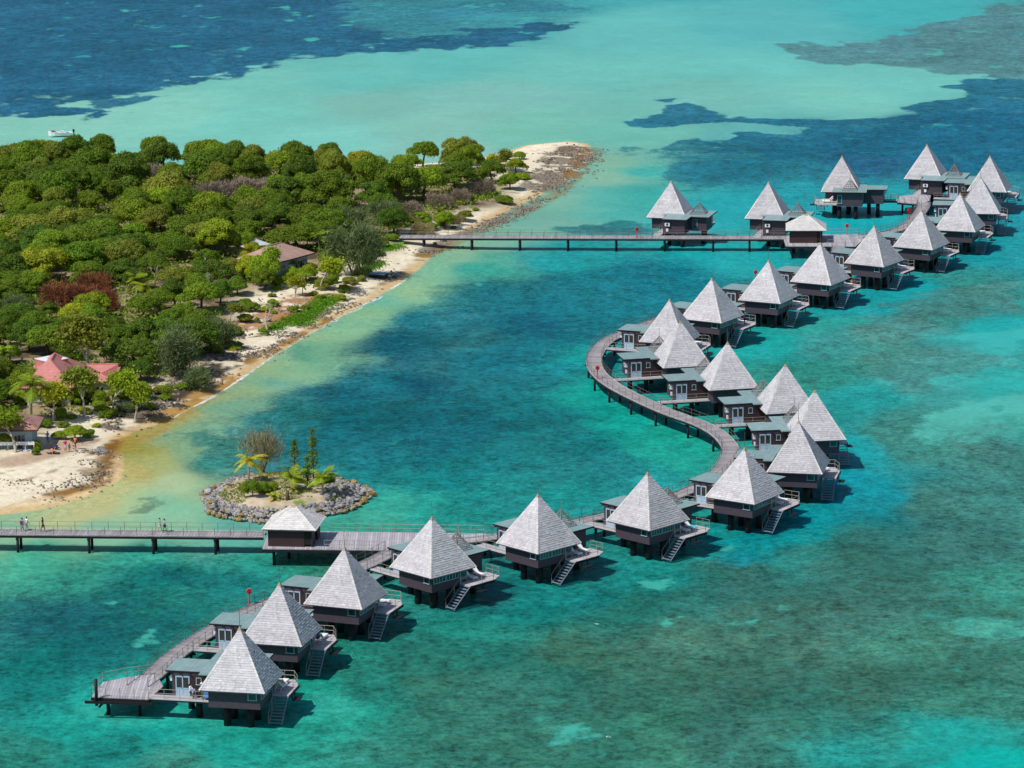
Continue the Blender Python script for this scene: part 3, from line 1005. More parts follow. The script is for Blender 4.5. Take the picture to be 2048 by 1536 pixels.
def make_bungalow(mi):
    """the overwater bungalow; mi: built the other way round. x runs along the sea-front, -y looks out to sea, +y meets the walkway"""
    t = thing('overwater_bungalow', 'x', 'bungalow', group='overwater bungalows')
    e, z0, za = 3.5, 4.0, 9.86
    base = [(-e, -e, z0), (e, -e, z0), (e, e, z0), (-e, e, z0)]
    mb, tone = shingled_faces(base, [[(0, 0, za)]] * 4, 27, .28, .042, 3 + mi)
    roof = mb.build('roof', M_SHINGLE, t, mirror=mi, col=tone)
    mb, tone = hip_caps(base, [(0, 0, za - .15)] * 4)
    mb.build('hip_cap', M_RIDGE, roof, mirror=mi, col=tone)
    cap = MB()
    cap.add([(-.22, -.22, za - .30), (.22, -.22, za - .30), (.22, .22, za - .30), (-.22, .22, za - .30), (0, 0, za + .2)],
            [(0, 1, 4), (1, 2, 4), (2, 3, 4), (3, 0, 4), (3, 2, 1, 0)])
    fi = cap.build('finial', M_COPPER, roof, mirror=mi)
    MB().tube([(0, 0, za + .1), (0, 0, za + 2.0)], [.035, .02], 5).build('lightning_rod', M_ROD, fi, mirror=mi)
    MB().span((-3.42, -3.42, 3.86), (3.42, 3.42, 3.985)).build('eave_board', M_RIDGE if False else M_LATT, roof, mirror=mi)
    # body
    b = 2.75
    wall = MB().span((-b, -b, 2.10), (b, b, 3.85))
    wall.span((-b - .04, -b - .04, 2.02), (b + .04, b + .04, 2.097))
    wall.build('wall', M_WALL, t, mirror=mi)
    window_unit(t, (-1.55, -b, 3.42), 1.85, .86, 4, 0, mi, 0)
    window_unit(t, (.42, -b, 3.42), 1.85, .86, 4, 0, mi, 0)
    window_unit(t, (-b, -1.95, 3.38), .95, .84, 1, 1, mi, 0)
    # glazed door to the sun deck
    gd = MB()
    for xx in (1.62, 2.62):
        gd.box((xx, -b - .03, 3.04), (.08, .09, 1.55))
    gd.box((2.12, -b - .03, 3.80), (1.08, .086, .07))
    g = gd.build('deck_door', M_FRAME, t, mirror=mi)
    MB().box((2.12, -b - .015, 3.02), (.94, .05, 1.5)).build('pane', M_GLASS, g, mirror=mi)
    # annex
    an = MB().prism([(.4, 2.76), (.4, 7.6), (4.2, 7.6), (4.2, 4.0), (7.2, 4.0), (7.2, -.5), (2.76, -.5), (2.76, 2.76)], 2.05, 4.60)
    an.build('annex_wall', M_WALLRED if False else M_WALL, t, mirror=mi)
    MB().span((.36, 2.80, 2.12), (.397, 5.66, 4.3)).build('entry_cladding', M_WALLRED, t, mirror=mi)
    rf = MB().prism([(-.45, 3.25), (-.45, 4.45), (.40, 4.45), (.40, 8.25), (4.7, 8.25), (4.7, 4.75), (7.85, 4.75), (7.85, -1.2), (3.2, -1.2), (3.2, 3.25)], 4.63, 4.75)
    ar = rf.build('annex_roof', M_METAL, t, mirror=mi)
    for a_, b_ in (((.36, 4.45), (.36, 8.2)), ((.4, 8.27), (4.7, 8.27)), ((4.72, 4.78), (4.72, 8.2)), ((7.87, -1.2), (7.87, 4.75)), ((3.2, -1.22), (7.85, -1.22))):
        MB().span((a_[0] - .02, a_[1] - .02, 4.56), (b_[0] + .02, b_[1] + .02, 4.72)).build('fascia', M_BEAM, ar, mirror=mi)
    for yy in (4.6, 5.6, 6.6, 7.6):
        MB().box((.16, yy, 4.545), (.36, .09, .12)).build('roof_bearer', M_BEAM, ar, mirror=mi)
    lat = MB()
    cx, cy, hb, zb, zt = 5.35, 1.75, 1.35, 4.76, 6.75
    cs = [(cx - hb, cy - hb, zb), (cx + hb, cy - hb, zb), (cx + hb, cy + hb, zb), (cx - hb, cy + hb, zb)]
    for i in range(4):
        a_, b_ = Vector(cs[i]), Vector(cs[(i + 1) % 4])
        tp = Vector((cx, cy, zt))
        lat.tube([a_, tp], .05, 4)
        for f in (.02, .2, .38, .56, .74):
            lat.tube([a_.lerp(tp, f), b_.lerp(tp, f)], .032, 4)
        for f in (.2, .35, .5, .65, .8):
            lat.tube([a_.lerp(b_, f), a_.lerp(b_, f).lerp(tp, .92 - abs(f - .5) * 1.25)], .026, 4)
    lat.tube([(cx, cy, zt - .1), (cx, cy, zt + 1.2)], .025, 4)
    lat.build('roof_lattice', M_LATT, t, mirror=mi)
    door_unit(t, mi)
    window_unit(t, (.4, 4.7, 3.7), .6, .8, 1, 1, mi, 0)
    window_unit(t, (7.2, -.0, 3.35), .8, 1.5, 1, 3, mi, 0)
    window_unit(t, (5.2, 4.0, 3.3), .8, 1.6, 1, 2, mi, 0)
    ac = MB().box((1.25, 7.78, 3.75), (.85, .34, .58))
    MB().box((1.2, 7.70, 2.75), (.4, .18, .5)).build('meter_box', M_WHITE, t, mirror=mi)
    a_ = ac.build('air_conditioner', M_WHITE, t, mirror=mi)
    MB().tube([(1.25, 7.94, 3.75), (1.25, 7.965, 3.75)], .22, 12).build('fan_grille', M_LOUVRE, a_, mirror=mi)
    # footbridge from the walkway
    fb = MB().span((-.95, 2.78, 1.92), (.36, 9.9, 2.04))
    f = fb.build('footbridge', M_DECK, t, mirror=mi)
    for xa in (-.90, .18):
        MB().span((xa, 2.8, 1.74), (xa + .12, 9.9, 1.915)).build('bearer', M_BEAM, f, mirror=mi)
    po, ra = MB(), MB()
    rail_run(po, ra, [(-.9, 3.0, 2.04), (-.9, 9.8, 2.04)], 1.0, 1.6)
    po.v += []
    ra.add(po.v, po.f)
    ra.build('handrail', M_RAIL, f, mirror=mi)
    # sun deck
    dp = [(1.5, -2.80), (1.5, -4.6), (5.2, -4.6), (6.9, -3.75), (6.9, -.54), (2.80, -.54), (2.80, -2.80)]
    dk = MB().prism(dp, 2.20, 2.32).build('sun_deck', M_DECK, t, mirror=mi)
    jo = MB()
    for yy in (-4.3, -3.3, -2.2, -1.1):
        jo.span((1.7 if yy < -2.8 else 2.85, yy - .09, 1.98), (6.98 if yy > -4 else 5.6, yy + .09, 2.196))
    jo.span((1.5, -4.72, 2.06), (5.3, -4.61, 2.30))
    jo.build('joist', M_BEAM, dk, mirror=mi)
    po, ra = MB(), MB()
    rail_run(po, ra, [(6.84, -1.6, 2.32), (6.84, -3.72, 2.32), (5.2, -4.52, 2.32), (3.4, -4.52, 2.32)], 1.0, 1.3, .032, .026, (1.0, .5))
    ra.add(po.v, po.f)
    ra.build('deck_railing', M_RAIL, dk, mirror=mi)
    MB().span((2.2, -5.5, 1.55), (3.5, -4.75, 1.63)).span((2.3, -4.74, 1.5), (2.42, -4.66, 2.1)).span((3.3, -4.74, 1.5), (3.42, -4.66, 2.1)).build('shower_step', M_BEAM, dk, mirror=mi)
    st = MB()
    nst = 9
    for i in range(nst):
        q = i / (nst - 1)
        st.box((1.45 - 2.35 * q, -3.8, 2.18 - 2.08 * q), (.27, 1.25, .05))
    for yy in (-4.47, -3.13):
        st.tube([(1.6, yy, 2.26), (-1.0, yy, -.05)], .065, 4)
    s_ = st.build('stair', M_STAIR, t, mirror=mi)
    hr = MB()
    hr.tube([(1.55, -3.06, 3.2), (-.9, -3.06, 1.02), (-.9, -3.06, .0)], .03, 5)
    for q in (.0, .45):
        hr.tube([(1.55 - 2.45 * q, -3.06, 2.2 - 2.2 * q), (1.55 - 2.45 * q, -3.06, 3.2 - 2.18 * q)], .03, 5)
    hr.build('handrail', M_RAIL, s_, mirror=mi)
    for x, y_, r in ((-1.25, -1.25, .40), (1.25, -1.25, .40), (-1.25, 1.25, .40), (1.25, 1.25, .40), (.9, 4.9, .36), (3.6, 6.6, .36), (6.3, 2.8, .36), (6.0, -.1, .36)):
        MB().tube([(x, y_, -1.0), (x, y_, 2.06)], [r, r * .96], 12).build('pile', M_PILE, t, smooth=True, mirror=mi)
    return t


BUNG = {
    1: (-28.31, 368.14, 77.4), 2: (-25.19, 384.60, 74.7), 3: (-18.80, 398.53, 68.5), 4: (-9.32, 411.05, 43.4), 5: (2.86, 420.78, 43.0),
    6: (15.99, 430.37, 45.1), 7: (28.25, 441.83, 55.2), 8: (35.89, 455.53, 77.5), 9: (39.32, 472.43, 95.5), 10: (36.68, 488.28, 99.9),
    11: (29.80, 502.84, 100.9), 12: (24.03, 517.37, 102.0), 13: (23.14, 532.97, 68.5), 14: (30.16, 548.09, 58.0), 15: (39.59, 561.64, 62.3),
    16: (48.68, 575.30, 59.7), 17: (58.53, 589.57, 56.9), 18: (67.63, 603.36, 60.4), 19: (75.77, 618.45, 69.5), 20: (81.23, 634.48, 80.4),
    21: (85.60, 656.07, 74.4), 22: (75.91, 669.66, 163.1), 23: (59.45, 658.08, 261.8), 24: (44.51, 632.20, 165.8), 25: (27.89, 634.49, 163.6)}
MIRR = {22, 24, 25}
WHO = {
    1: 'bungalow at the near end of the walkway', 2: 'second bungalow from the near end', 3: 'third bungalow from the near end',
    4: 'bungalow just past the near gatehouse platform', 5: 'second bungalow past the near gatehouse', 6: 'third bungalow past the near gatehouse',
    7: 'bungalow at the lower end of the S-bend', 8: 'outermost bungalow on the S-bend', 9: 'bungalow behind the outermost one on the S-bend',
    10: 'bungalow at the middle of the S-bend', 11: 'bungalow below the red reel on the S-bend', 12: 'bungalow inside the hairpin of the walkway',
    13: 'bungalow at the top of the hairpin', 14: 'first bungalow above the hairpin', 15: 'second bungalow above the hairpin',
    16: 'third bungalow above the hairpin', 17: 'fourth bungalow above the hairpin', 18: 'fifth bungalow above the hairpin',
    19: 'sixth bungalow above the hairpin', 20: 'seventh bungalow above the hairpin', 21: 'bungalow at the far outer corner',
    22: 'farthest bungalow beyond the end platform', 23: 'bungalow alone across the gap from the end platform',
    24: 'bungalow beside the far gatehouse', 25: 'bungalow on the long bridge nearest the beach'}


def local(kk, x, y_, z):
    bx, by, th = BUNG[kk]
    if kk in MIRR:
        x = -x
    c, s = math.cos(R(th)), math.sin(R(th))
    return (bx + c * x - s * y_, by + s * x + c * y_, z)


PROTO = {0: make_bungalow(False), 1: make_bungalow(True)}
USED = set()
BOBJ = {}
for kk, (bx, by, th) in BUNG.items():
    m = 1 if kk in MIRR else 0
    o = PROTO[m] if m not in USED else copy_tree(PROTO[m])
    USED.add(m)
    BOBJ[kk] = o
for kk, (bx, by, th) in BUNG.items():
    o = BOBJ[kk]
    o.location = (bx, by, 0)
    o.rotation_euler = (0, 0, R(th))
    o['label'] = 'pyramid-roofed ' + WHO[kk]


# sun loungers
def make_lounger():
    t = thing('sun_lounger', 'x', 'sun lounger', group='sun loungers on the bungalow decks')
    f = MB()
    for s in (-.3, .3):
        f.box((s, .0, .27), (.06, 1.9, .06))
    for yy in (-.85, .0, .8):
        f.box((0, yy, .262), (.58, .05, .04))
        for s in (-.3, .3):
            f.box((s, yy, .12), (.05, .05, .24))
    f.build('frame', M_WHITE, t)
    MB().box((0, -.35, .36), (.64, 1.25, .10)).build('cushion', M_CUSH, t)
    MB().box((0, .62, .62), (.64, .95, .09), tilt=('X', .72)).build('backrest', M_CUSH, t)
    return t


LPROTO = make_lounger()
first = True
NO_LOUNGER = {25, 24, 22, 2, 1}
for kk in BUNG:
    spots = [(3.55, -2.35, 0.05, 'nearer the stair'), (5.05, -2.2, -.06, 'farther from the stair')]
    if kk in (1, 2):
        spots = [(3.6, -3.2, 1.45, 'nearer the stair'), (5.0, -3.0, 1.5, 'farther from the stair')]
        if kk == 2:
            spots = spots[1:]
    if kk in (24, 25, 22, 12, 11, 10):
        continue
    for x, y_, a, wh in spots:
        o = LPROTO if first else copy_tree(LPROTO)
        first = False
        o.location = local(kk, x, y_, 2.32)
        o.rotation_euler = (0, 0, R(BUNG[kk][2]) + a)
        o['label'] = ('white sun lounger on deck of ' + WHO[kk]) if kk == 2 else f'lounger {wh}, deck of {WHO[kk]}'
tw = MB().box((0, 0, 0), (.6, .9, .03)).build('towel', mat_plain('turquoise_towel', (60, 190, 214), .9, .15, 6))
tw.location = local(6, 5.05, -2.6, 2.32 + .425)
tw.rotation_euler = (0, 0, R(BUNG[6][2]) - .06)
tag(tw, 'turquoise towel lying on a white lounger of the third bungalow past the near gatehouse', 'towel')


# ------------------------------------------------------------------ walkways
def smooth_line(P, step=1.0):
    P = [np.array(p, float) for p in P]
    Q = [2 * P[0] - P[1]] + P + [2 * P[-1] - P[-2]]
    out = []
    for i in range(1, len(Q) - 2):
        a, b, c, d = Q[i - 1:i + 3]
        n = max(2, int(np.linalg.norm(c - b) / step))
        for j in range(n):
            t = j / n
            out.append(.5 * ((2 * b) + (c - a) * t + (2 * a - 5 * b + 4 * c - d) * t * t + (3 * b - 3 * c + d - a) * t ** 3))
    out.append(P[-1])
    return np.array(out)


def walkway(name, label, line, width=2.4, z=2.0, piles=8.0, rails=(True, True), pile_off=3.0, rail_gap=(), mat=None, bed=-1.0):
    t = thing(name, label, 'walkway', (line[0][0], line[0][1], 0), 0)
    o = np.array([line[0][0], line[0][1]])
    L = line - o
    d = np.gradient(L, axis=0)
    d /= np.linalg.norm(d, axis=1)[:, None]
    nrm = np.stack([-d[:, 1], d[:, 0]], 1)
    s = np.concatenate([[0], np.cumsum(np.linalg.norm(np.diff(L, axis=0), axis=1))])
    a, b = L + nrm * width / 2, L - nrm * width / 2
    n = len(L)
    me = bpy.data.meshes.new('deck')
    vs = [(*p, z) for p in a] + [(*p, z) for p in b] + [(*p, z - .10) for p in a] + [(*p, z - .10) for p in b]
    fs, uv = [], []
    for i in range(n - 1):
        fs.append((i, n + i, n + i + 1, i + 1))
        uv += [(s[i], 0), (s[i], width), (s[i + 1], width), (s[i + 1], 0)]
        fs.append((2 * n + i, i, i + 1, 2 * n + i + 1))
        uv += [(s[i], 0), (s[i], 0), (s[i + 1], 0), (s[i + 1], 0)]
        fs.append((n + i, 3 * n + i, 3 * n + i + 1, n + i + 1))
        uv += [(s[i], 0), (s[i], 0), (s[i + 1], 0), (s[i + 1], 0)]
    me.from_pydata(vs, [], fs)
    ul = me.uv_layers.new(name='UVMap')
    ul.data.foreach_set('uv', np.array(uv, dtype=np.float32).ravel())
    me.materials.append(mat or M_WALK)
    dk = bpy.data.objects.new('deck', me)
    COL.objects.link(dk)
    dk.parent = t
    for side in (a - nrm * .05, b + nrm * .05):
        kb = MB()
        for i in range(n - 1):
            p, q = side[i], side[i + 1]
            kb.tube([(p[0], p[1], z + .045), (q[0], q[1], z + .045)], .05, 4, False)
        kb.build('kerb_rail', M_WALKE, dk)
    for side in (a - nrm * .12, b + nrm * .12):
        be = MB()
        for i in range(n - 1):
            p, q = side[i], side[i + 1]
            e = (q - p) * .02
            be.box(((p[0] + q[0]) / 2, (p[1] + q[1]) / 2, z - .25), (float(np.linalg.norm(q - p)) * 1.02, .16, .28), rz=math.atan2(q[1] - p[1], q[0] - p[0]))
        be.build('bearer', M_BEAM, t)
    step = max(1, int(round(1.6 / np.mean(np.diff(s)))))
    for on, side in zip(rails, (a - nrm * .06, b + nrm * .06)):
        if not on:
            continue
        po, ra = MB(), MB()
        idx = list(range(0, n, step))
        for i in idx:
            po.tube([(*side[i], z), (*side[i], z + 1.05)], .03, 4)
        for i, j in zip(idx[:-1], idx[1:]):
            if any(lo < s[i] < hi for lo, hi in rail_gap):
                continue
            for f in (1.05, .55):
                ra.tube([(*side[i], z + f), (*side[j], z + f)], .02, 4, False)
        ra.add(po.v, po.f)
        ra.build('railing', M_RAILD, t)
    q = pile_off
    while q < s[-1]:
        i = int(np.searchsorted(s, q))
        i = min(i, n - 1)
        for sg in (-1, 1):
            c = L[i] + nrm[i] * sg * (width / 2 - .35)
            zb = min(bed, -1.0)
            MB().tube([(c[0], c[1], zb), (c[0], c[1], z - .39)], .17, 8).build('pile', M_PILE, t, smooth=True)
        hb = MB().box((L[i][0], L[i][1], z - .50), (width + .3, .26, .2), rz=math.atan2(nrm[i][1], nrm[i][0]))
        hb.build('cross_head', M_BEAM, t)
        q += piles
    return t


near_pier = smooth_line([(-108.0, 440.5), (-62.3, 436.7), (-30.0, 433.85)], 2.0)
walkway('near_footbridge', 'long straight footbridge with walkers, running from the beach to the near gatehouse', near_pier, 2.5, pile_off=1.6 + (108 - 62.3) % 8.0)
pB0, pB1 = gp(800, 473.5, 2.0), gp(1572, 475.5, 2.0)
far_pier = smooth_line([(pB0[0], pB0[1]), ((pB0[0] + pB1[0]) / 2, (pB0[1] + pB1[1]) / 2), (pB1[0], pB1[1])], 2.0)
walkway('far_footbridge', 'long straight footbridge from the sandy spit to the far gatehouse', far_pier, 2.3, pile_off=3.6)

main_px_world = [(-8.0, 429.6), (-4.9, 430.0), (2.0, 433.6), (8.1, 438.0), (13.6, 442.6), (19.4, 448.6), (23.4, 454.6), (26.2, 461.5), (28.1, 470.1), (28.4, 474.9), (27.4, 481.7), (25.2, 487.9),
                 (21.2, 495.0), (17.2, 503.8), (14.1, 512.2), (12.4, 519.6), (11.9, 527.0), (12.6, 534.4), (14.2, 541.4), (16.9, 547.0), (21.6, 554.6), (30.2, 566.6), (39.2, 580.6), (48.6, 595.0), (53.5, 603.5), (55.0, 613.6)]
walkway('winding_boardwalk', 'grey winding boardwalk that makes the S-bend between the two gatehouses', smooth_line(main_px_world, 1.0), 2.3, pile_off=5.0)
walkway('near_branch_boardwalk', 'curving boardwalk branch from the near gatehouse to the wide end platform',
        smooth_line([(-14.2, 425.6), (-17.4, 419.5), (-23.0, 410.5), (-29.6, 401.4), (-34.2, 391.6), (-37.0, 383.2), (-38.4, 377.2), (-39.6, 373.6)], .8), 2.5, pile_off=4.0)
walkway('far_branch_boardwalk', 'short boardwalk branch climbing from the far gatehouse to the far end platform',
        smooth_line([(58.4, 621.6), (62.6, 624.2), (66.4, 628.2), (69.0, 634.2), (71.2, 641.5), (73.0, 649.0), (73.8, 654.4)], .8), 2.3, pile_off=4.0, rails=(True, True))


def platform(name, label, poly, z, pile_xy, rail_lines, extra=None):
    c = poly[0]
    t = thing(name, label, 'platform', (c[0], c[1], 0))
    P = [(p[0] - c[0], p[1] - c[1]) for p in poly]
    MB().prism(P, z - .10, z + .006).build('deck', M_WALKE, t)
    be = MB()
    n = len(P)
    for i in range(n):
        p, q = np.array(P[i]), np.array(P[(i + 1) % n])
        be.box(((p[0] + q[0]) / 2, (p[1] + q[1]) / 2, z - .26), (float(np.linalg.norm(q - p)), .16, .30), rz=math.atan2(q[1] - p[1], q[0] - p[0]))
    be.build('bearer', M_BEAM, t)
    for x, y_ in pile_xy:
        MB().tube([(x - c[0], y_ - c[1], -1.0), (x - c[0], y_ - c[1], z - .12)], .19, 8).build('pile', M_PILE, t, smooth=True)
    for ln in rail_lines:
        po, ra = MB(), MB()
        rail_run(po, ra, [(x - c[0], y_ - c[1], z) for x, y_ in ln], 1.05, 1.6, .032, .024, (1.0, .52), 4)
        ra.add(po.v, po.f)
        ra.build('railing', M_RAIL, t)
    return t


platform('gatehouse_platform', 'wide plank platform under the near gatehouse', [(-29.9, 427.4), (-13.6, 425.8), (-9.0, 428.0), (-3.2, 430.6), (-3.4, 432.8), (-23.4, 434.9), (-29.6, 435.3)], 2.0,
         [(-28.6, 428.3), (-27.0, 431.2), (-26.0, 434.0), (-20.5, 427.6), (-20.0, 433.6), (-14.2, 427.2), (-12.0, 432.8)],
         [[(-22.5, 426.9), (-15.4, 426.2)], [(-22.0, 434.6), (-3.6, 432.6)]])
platform('gatehouse_platform', 'plank platform under the far gatehouse', [(46.2, 614.6), (57.8, 613.4), (59.8, 620.0), (59.6, 624.4), (46.4, 624.6)], 2.0,
         [(47.4, 615.6), (48.0, 620.0), (48.4, 624.0), (53.6, 615.2), (57.4, 615.0), (57.0, 623.6)], [[(53.2, 614.2), (57.6, 613.8)], [(53.0, 624.3), (59.4, 624.1)]])
endp = [gp(183, 1393, 2)[:2], gp(297, 1398, 2)[:2], (-36.9, 373.4), (-37.9, 377.4), gp(300, 1349, 2)[:2], gp(255, 1354, 2)[:2], gp(206, 1364, 2)[:2]]
t = platform('end_platform', 'wide plank platform at the near end of the walkway with a dark mooring post', endp, 2.0,
             [gp(216, 1401, 1.2)[:2], gp(279, 1403, 1.2)[:2], gp(262, 1366, 1.2)[:2]], [[endp[0], endp[1]], [endp[4], endp[5], endp[6], endp[0]]])
c = endp[0]
q = gp(193, 1398, 1.9)
MB().tube([(q[0] - c[0], q[1] - c[1], 1.2), (q[0] - c[0], q[1] - c[1], 4.05)], .17, 10).build('mooring_post', M_PILE, t, smooth=True)
bm = MB()
q0, q1 = gp(175, 1403, 1.62), gp(300, 1407, 1.62)
bm.box(((q0[0] + q1[0]) / 2 - c[0], (q0[1] + q1[1]) / 2 - c[1], 1.56), (7.2, .26, .26), rz=math.atan2(q1[1] - q0[1], q1[0] - q0[0]))
q = gp(207, 1405, 1.3)
bm.tube([(q[0] - c[0] - .4, q[1] - c[1] - .6, 1.0), (q[0] - c[0] + .5, q[1] - c[1] + .6, 1.75)], .13, 6)
bm.build('bracing', M_PILE, t)
platform('end_platform', 'plank platform at the far end of the boardwalk, beside the farthest bungalows', [gp(1795, 404, 2)[:2], gp(1840, 408, 2)[:2], gp(1858, 402, 2)[:2], gp(1862, 391, 2)[:2], gp(1840, 388, 2)[:2], gp(1800, 392, 2)[:2]], 2.0,
         [gp(1805, 409, 1.2)[:2], gp(1826, 410, 1.2)[:2], gp(1850, 398, 1.2)[:2]], [[gp(1795, 404, 2)[:2], gp(1836, 408, 2)[:2]]])
a_, b_ = gp(1766, 400, 2), gp(1797, 400, 2)
walkway('link_footbridge', 'short footbridge across the gap to the bungalow standing alone', np.array([[a_[0] - .4, a_[1]], [(a_[0] + b_[0]) / 2, (a_[1] + b_[1]) / 2], [b_[0], b_[1]]]), 1.4, piles=50, pile_off=60, rails=(True, True))


# gatehouses on the platforms
def gatehouse(corners, label, copy_of=None):
    (x0, y0), (x1, y1) = corners[0], corners[1]
    rz = math.atan2(y1 - y0, x1 - x0)
    W_ = math.hypot(x1 - x0, y1 - y0)
    D_ = math.hypot(corners[2][0] - x1, corners[2][1] - y1)
    cx, cy = (corners[0][0] + corners[2][0]) / 2, (corners[0][1] + corners[2][1]) / 2
    t = thing('gatehouse', label, 'gatehouse', (cx, cy, 2.0), rz, 'gatehouses')
    a, b = W_ / 2, D_ / 2
    ze, zt = 2.22, 4.35
    base = [(-a, -b, ze), (a, -b, ze), (a, b, ze), (-a, b, ze)]
    rg = [(-.25, 0, zt), (.25, 0, zt)]
    mb, tone = shingled_faces(base, [[rg[0], rg[1]], [rg[1]], [rg[1], rg[0]], [rg[0]]], 13, .5, .04, 9)
    rf = mb.build('roof', M_PALE, t, col=tone)
    mb, tone = hip_caps(base, [rg[0], rg[1], rg[1], rg[0]], .17)
    mb.build('hip_cap', M_PALE, rf, col=tone)
    MB().add([], [])
    cp = MB()
    cp.add([(-.5, -.32, zt - .2), (.5, -.32, zt - .2), (.5, .32, zt - .2), (-.5, .32, zt - .2), (-.22, 0, zt + .14), (.22, 0, zt + .14)],
           [(0, 1, 5, 4), (1, 2, 5), (2, 3, 4, 5), (3, 0, 4)])
    cp.build('finial', M_COPPER, rf)
    MB().span((-a + .06, -b + .06, ze - .13), (a - .06, b - .06, ze - .01)).build('eave_board', M_LATT, rf)
    wx, wy = a - .62, b - .62
    for pa, pb in (((-wx, -wy), (wx - .95, -wy + .14)), ((-wx, -wy + .143), (-wx + .14, -.6)), ((-wx, .9), (-wx + .14, wy)), ((wx - .14, -wy), (wx, -.6)), ((wx - .14, .9), (wx, wy)), ((-wx + .143, wy - .14), (wx - .143, wy))):
        MB().span((*pa, .01), (*pb, ze - .135)).build('wall', M_WALLRED, t)
    MB().span((wx - .94, -wy + .05, .3), (wx - .145, -wy + .12, ze - .14)).build('counter_screen', M_BEAM, t)
    return t


ze = 4.22
gatehouse([gp(523, 1059, ze)[:2], gp(632, 1061.5, ze)[:2], gp(652, 1034, ze)[:2]], 'pale hip-roofed gatehouse on the near footbridge, in front of the rock islet')
gatehouse([gp(1569, 461.5, ze)[:2], gp(1650, 461.5, ze)[:2], gp(1654.5, 447.5, ze)[:2]], 'pale hip-roofed gatehouse where the far footbridge meets the boardwalk')


# fire hose reels
def make_reel():
    t = thing('hose_reel', 'x', 'hose reel', group='red hose reels along the walkways')
    MB().tube([(0, 0, 0), (0, 0, 1.35)], .075, 8).box((0, 0, .03), (.34, .34, .06)).build('post', M_RED, t)
    d = MB().tube([(0, -.12, 1.55), (0, .12, 1.55)], .29, 18).build('drum', M_RED, t, smooth=False)
    MB().tube([(0, -.145, 1.55), (0, -.122, 1.55)], .13, 12).build('hub', M_DRED, d)
    MB().tube([(0, -.19, 1.55), (0, -.148, 1.55)], .04, 8).build('axle', M_RAIL, d)
    return t


rp = make_reel()
for i, (u, v, lb) in enumerate([(499, 1209, 'red hose reel on the boardwalk branch beside the third bungalow from the near end'), (1195, 757, 'red hose reel on the outer edge of the hairpin'),
                                (1274, 476, 'red hose reel on the far footbridge before the first bungalow'), (1818, 438, 'red hose reel beside the short boardwalk branch near the far end platform'),
                                (1511, 563, 'red hose reel showing beside the roof of the second bungalow above the hairpin'), (1694, 469, 'red hose reel behind the platform of the far gatehouse')]):
    o = rp if i == 0 else copy_tree(rp)
    p_ = gp(u, v, 2.0)
    o.location = (p_[0], p_[1], 2.0)
    o.rotation_euler = (0, 0, .3)
    o['label'] = lb

# ------------------------------------------------------------------ trees
def leaf_mat(name, c, rand=.16, clump=.26, scale=.9, trans=.38, hue=.012):
    k = NT(name)
    o = k.obj()
    lin = s2l(c)
    f = k.maprange(k.noise(scale, 3, .6, o), .3, .7, 1 - clump, 1 + clump)
    g = k.maprange(k.noise(5.5, 2, .5, o), .3, .7, .72, 1.28)
    oi = k.n('ObjectInfo').outputs['Random']
    v = k.math('MULTIPLY', k.math('MULTIPLY', f, g), k.maprange(oi, 0, 1, 1 - rand, 1 + rand))
    hs = k.n('HueSaturation')
    hs.inputs['Color'].default_value = (*lin, 1)
    k.l(k.maprange(k.math('FRACT', k.math('MULTIPLY', oi, 7.31)), 0, 1, .5 - hue, .5 + hue), hs.inputs['Hue'])
    col = k.scale_col(hs.outputs[0], v)
    k.l(col, k.b.inputs['Base Color'])
    k.b.inputs['Roughness'].default_value = .55
    k.b.inputs['Specular IOR Level'].default_value = .18
    tl = k.n('BsdfTranslucent')
    k.l(col, tl.inputs['Color'])
    mx = k.n('MixShader')
    mx.inputs[0].default_value = trans
    k.l(k.b.outputs[0], mx.inputs[1])
    k.l(tl.outputs[0], mx.inputs[2])
    k.l(mx.outputs[0], k.out.inputs['Surface'])
    return k.m


LEAF = {
    'dark green': leaf_mat('dark_green_leaf', (104, 130, 32)),
    'mid green': leaf_mat('mid_green_leaf', (122, 148, 36)),
    'bright green': leaf_mat('bright_green_leaf', (144, 166, 38)),
    'olive': leaf_mat('olive_leaf', (134, 144, 50)),
    'yellow-green': leaf_mat('yellow_green_leaf', (168, 176, 44)),
    'deep green': leaf_mat('deep_green_leaf', (94, 122, 36)),
}
M_CAS = leaf_mat('grey_green_needle', (108, 122, 76), .1, .3, .8, .2, .01)
M_TWIG = leaf_mat('grey_twig', (136, 122, 106), .15, .25, .9, .05, .01)
M_BROWNTW = leaf_mat('brown_twig', (146, 132, 92), .1, .25, .9, .1, .01)
M_REDTW = leaf_mat('red_brown_twig', (128, 78, 54), .12, .3, .8, .05, .01)
M_BARK = mat_plain('brown_bark', (96, 80, 66), .9, .3, 3, .1)
M_PALEBARK = mat_plain('pale_bark', (176, 166, 152), .9, .2, 3, .1)
M_PALM = leaf_mat('palm_frond', (136, 156, 36), .15, .3, .8, .3)
M_PALMY = leaf_mat('yellow_palm_frond', (188, 184, 48), .1, .25, .8, .35, .02)
M_PINE = leaf_mat('pine_needle', (92, 122, 42), .1, .3, 1.5, .15, .01)


def cards(P, N, size, asp, r, roll=None):
    """small leaf-shaped quads at P facing N"""
    n = len(P)
    N = N / np.linalg.norm(N, axis=1)[:, None]
    t = r.normal(size=(n, 3)) if roll is None else roll + r.normal(size=(n, 3)) * .15
    t -= N * (t * N).sum(1)[:, None]
    t /= np.linalg.norm(t, axis=1)[:, None] + 1e-9
    b = np.cross(N, t)
    L = (size * r.uniform(.6, 1.35, n))[:, None]
    W = L * asp
    V = np.stack([P - t * L * .5, P + b * W * .5 - t * L * .05, P + t * L * .55, P - b * W * .5 - t * L * .05], 1).reshape(-1, 3)
    F = np.arange(4 * n).reshape(n, 4)
    return V, F


